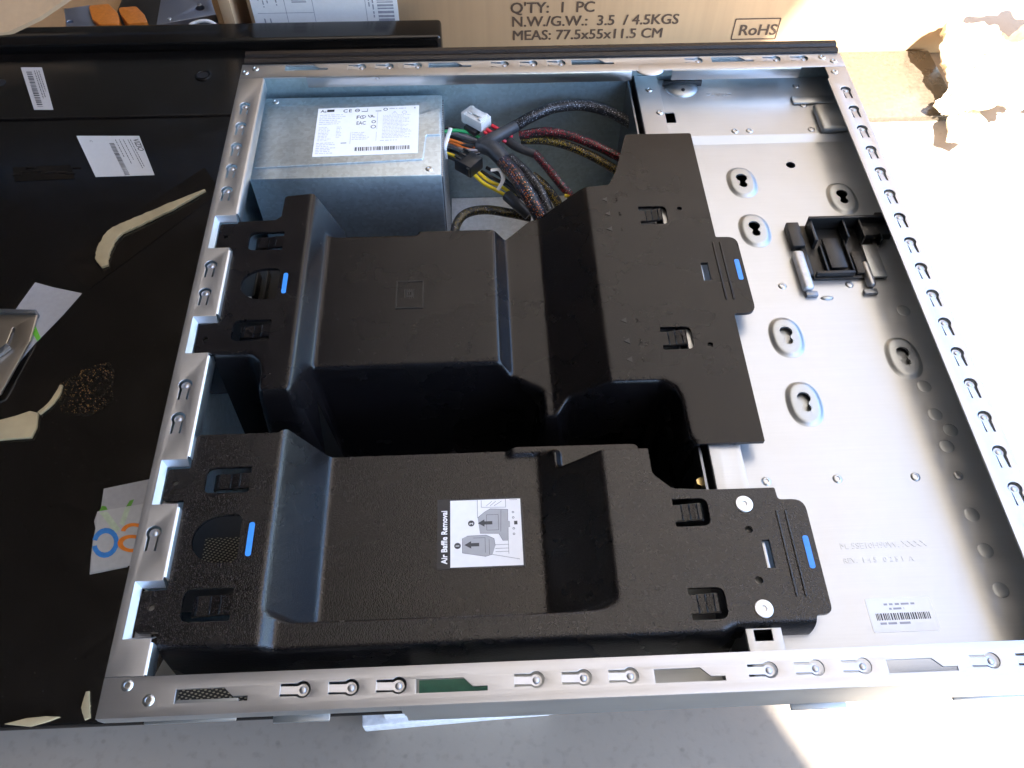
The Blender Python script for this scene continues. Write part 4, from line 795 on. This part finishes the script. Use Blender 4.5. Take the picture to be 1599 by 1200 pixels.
plate('orange_clip', rnd(at2([(186, 17), (215, 15), (228, 28), (233, 40), (202, 43), (192, 30)], PZ), 4), [], PZ-12, PZ+4, OR, dc, bev=1)
for a, b in [(265, 30), (312, 8)]: obj('screw', RIVET, dc, tuple(at(a, b, PZ+1.1)))
o = tube('white_cable', A3([(288, 54, -160), (300, 38, -155), (322, 33, -152), (338, 40, -155), (350, 56, -165)]), 1.8, NYLON); tag(o, 'thin white cable arched in the open carton', 'cable')

# ------------------------------------------------------------------ under and right of the case
fb = thing('foam_sheet_stack', (150, 190, GZ), 'stack of thin white foam sheets tucked under the near edge of the case', 'foam sheets')
FOAM = simple('white_foam', (.80, .80, .82), .7, bump=.4, bscale=500)
for i, (x0, x1, y0, rz_) in enumerate([(86, 196, 42, .035), (78, 204, 38.5, .045), (92, 208, 40, .02), (84, 200, 43, .03)]):
    bm = bmesh.new(); bm_box(bm, x0, x1, y0, 330, GZ+.2+i*14.95, GZ+.2+(i+1)*14.95-.2, 1.2, 2, rz=rz_, piv=(150, y0, 0)); obj('foam_sheet', bm_mesh(bm, FOAM, 40), fb)
bd = box('brown_board', (290, 672, 627, 741, GZ+.2, GZ+7), simple('brown_board', (.085, .066, .046), .26, 0, 220, .2, .2, 900, .0004), None, bev=1); tag(bd, 'dark speckled brown board lying in front of the printed carton', 'board')
wb = box('wood_support', [(300, 400, 80, 330, GZ+.2, -160.2)], CARDIN, None, bev=2); tag(wb, 'low brown cardboard support under the right end of the case', 'support')
from mathutils import noise
TORN = simple('torn_paperboard', (.80, .69, .52), .85, 0, 120, .15, .5, 300, .001)
def torn(name, pix, z, seedv, label, amp=9, curl=25, group='torn cardboard pieces'):
    random.seed(seedv); base = [at(a, b, z) for a, b in pix]; ring = []; n = len(base)
    for i in range(n):
        a, b = base[i], base[(i+1) % n]; m = 26
        for k in range(m):
            q = a.lerp(b, k/m); d = (b-a).normalized(); nrm = Vector((-d.y, d.x, 0)); ring.append(q+nrm*(noise.noise(q*.05+Vector((seedv, 0, 0)))*amp+random.uniform(-amp, amp)*.1))
    c = sum(ring, Vector())/len(ring); bm = bmesh.new(); rings = []
    def hgt(q, f): return curl*(.5+.9*noise.noise(q*.016+Vector((0, seedv, 0))))+curl*.3*noise.noise(q*.06)+4*abs(noise.noise(q*.05))
    for f in (1, .94, .86, .74, .6, .45, .3, .15, .05):
        row = []
        for q in ring:
            w = c.lerp(q, f); row.append(bm.verts.new((w.x, w.y, max(GZ+1.5, z+hgt(w, f)))))
        rings.append(row)
    m = len(ring)
    for i in range(len(rings)-1):
        for k in range(m): bm.faces.new([rings[i][k], rings[i][(k+1) % m], rings[i+1][(k+1) % m], rings[i+1][k]])
    bm.faces.new(rings[-1]); me = bm_mesh(bm, TORN, 60); o = obj(name, me)
    sm = o.modifiers.new('thick', 'SOLIDIFY'); sm.thickness = .0025
    dg = bpy.context.evaluated_depsgraph_get(); me2 = bpy.data.meshes.new_from_object(o.evaluated_get(dg)); o.modifiers.clear(); o.data = me2
    return tag(o, label, 'cardboard', group)
torn('torn_cardboard', [(1462, 80), (1490, 50), (1530, 44), (1590, 60), (1660, 90), (1660, 170), (1575, 190), (1505, 178), (1462, 172), (1466, 130)], -205, 3, 'large curled torn cardboard piece at the upper right corner', 14, 42)
torn('torn_cardboard', [(1480, 185), (1520, 175), (1530, 205), (1500, 238), (1475, 228)], -214, 5, 'small torn cardboard scrap below the large torn piece', 5, 10)
torn('torn_cardboard', [(1560, 10), (1680, -10), (1700, 55), (1600, 60)], -185, 8, 'torn cardboard flap at the topmost right edge of the photo', 8, 18)
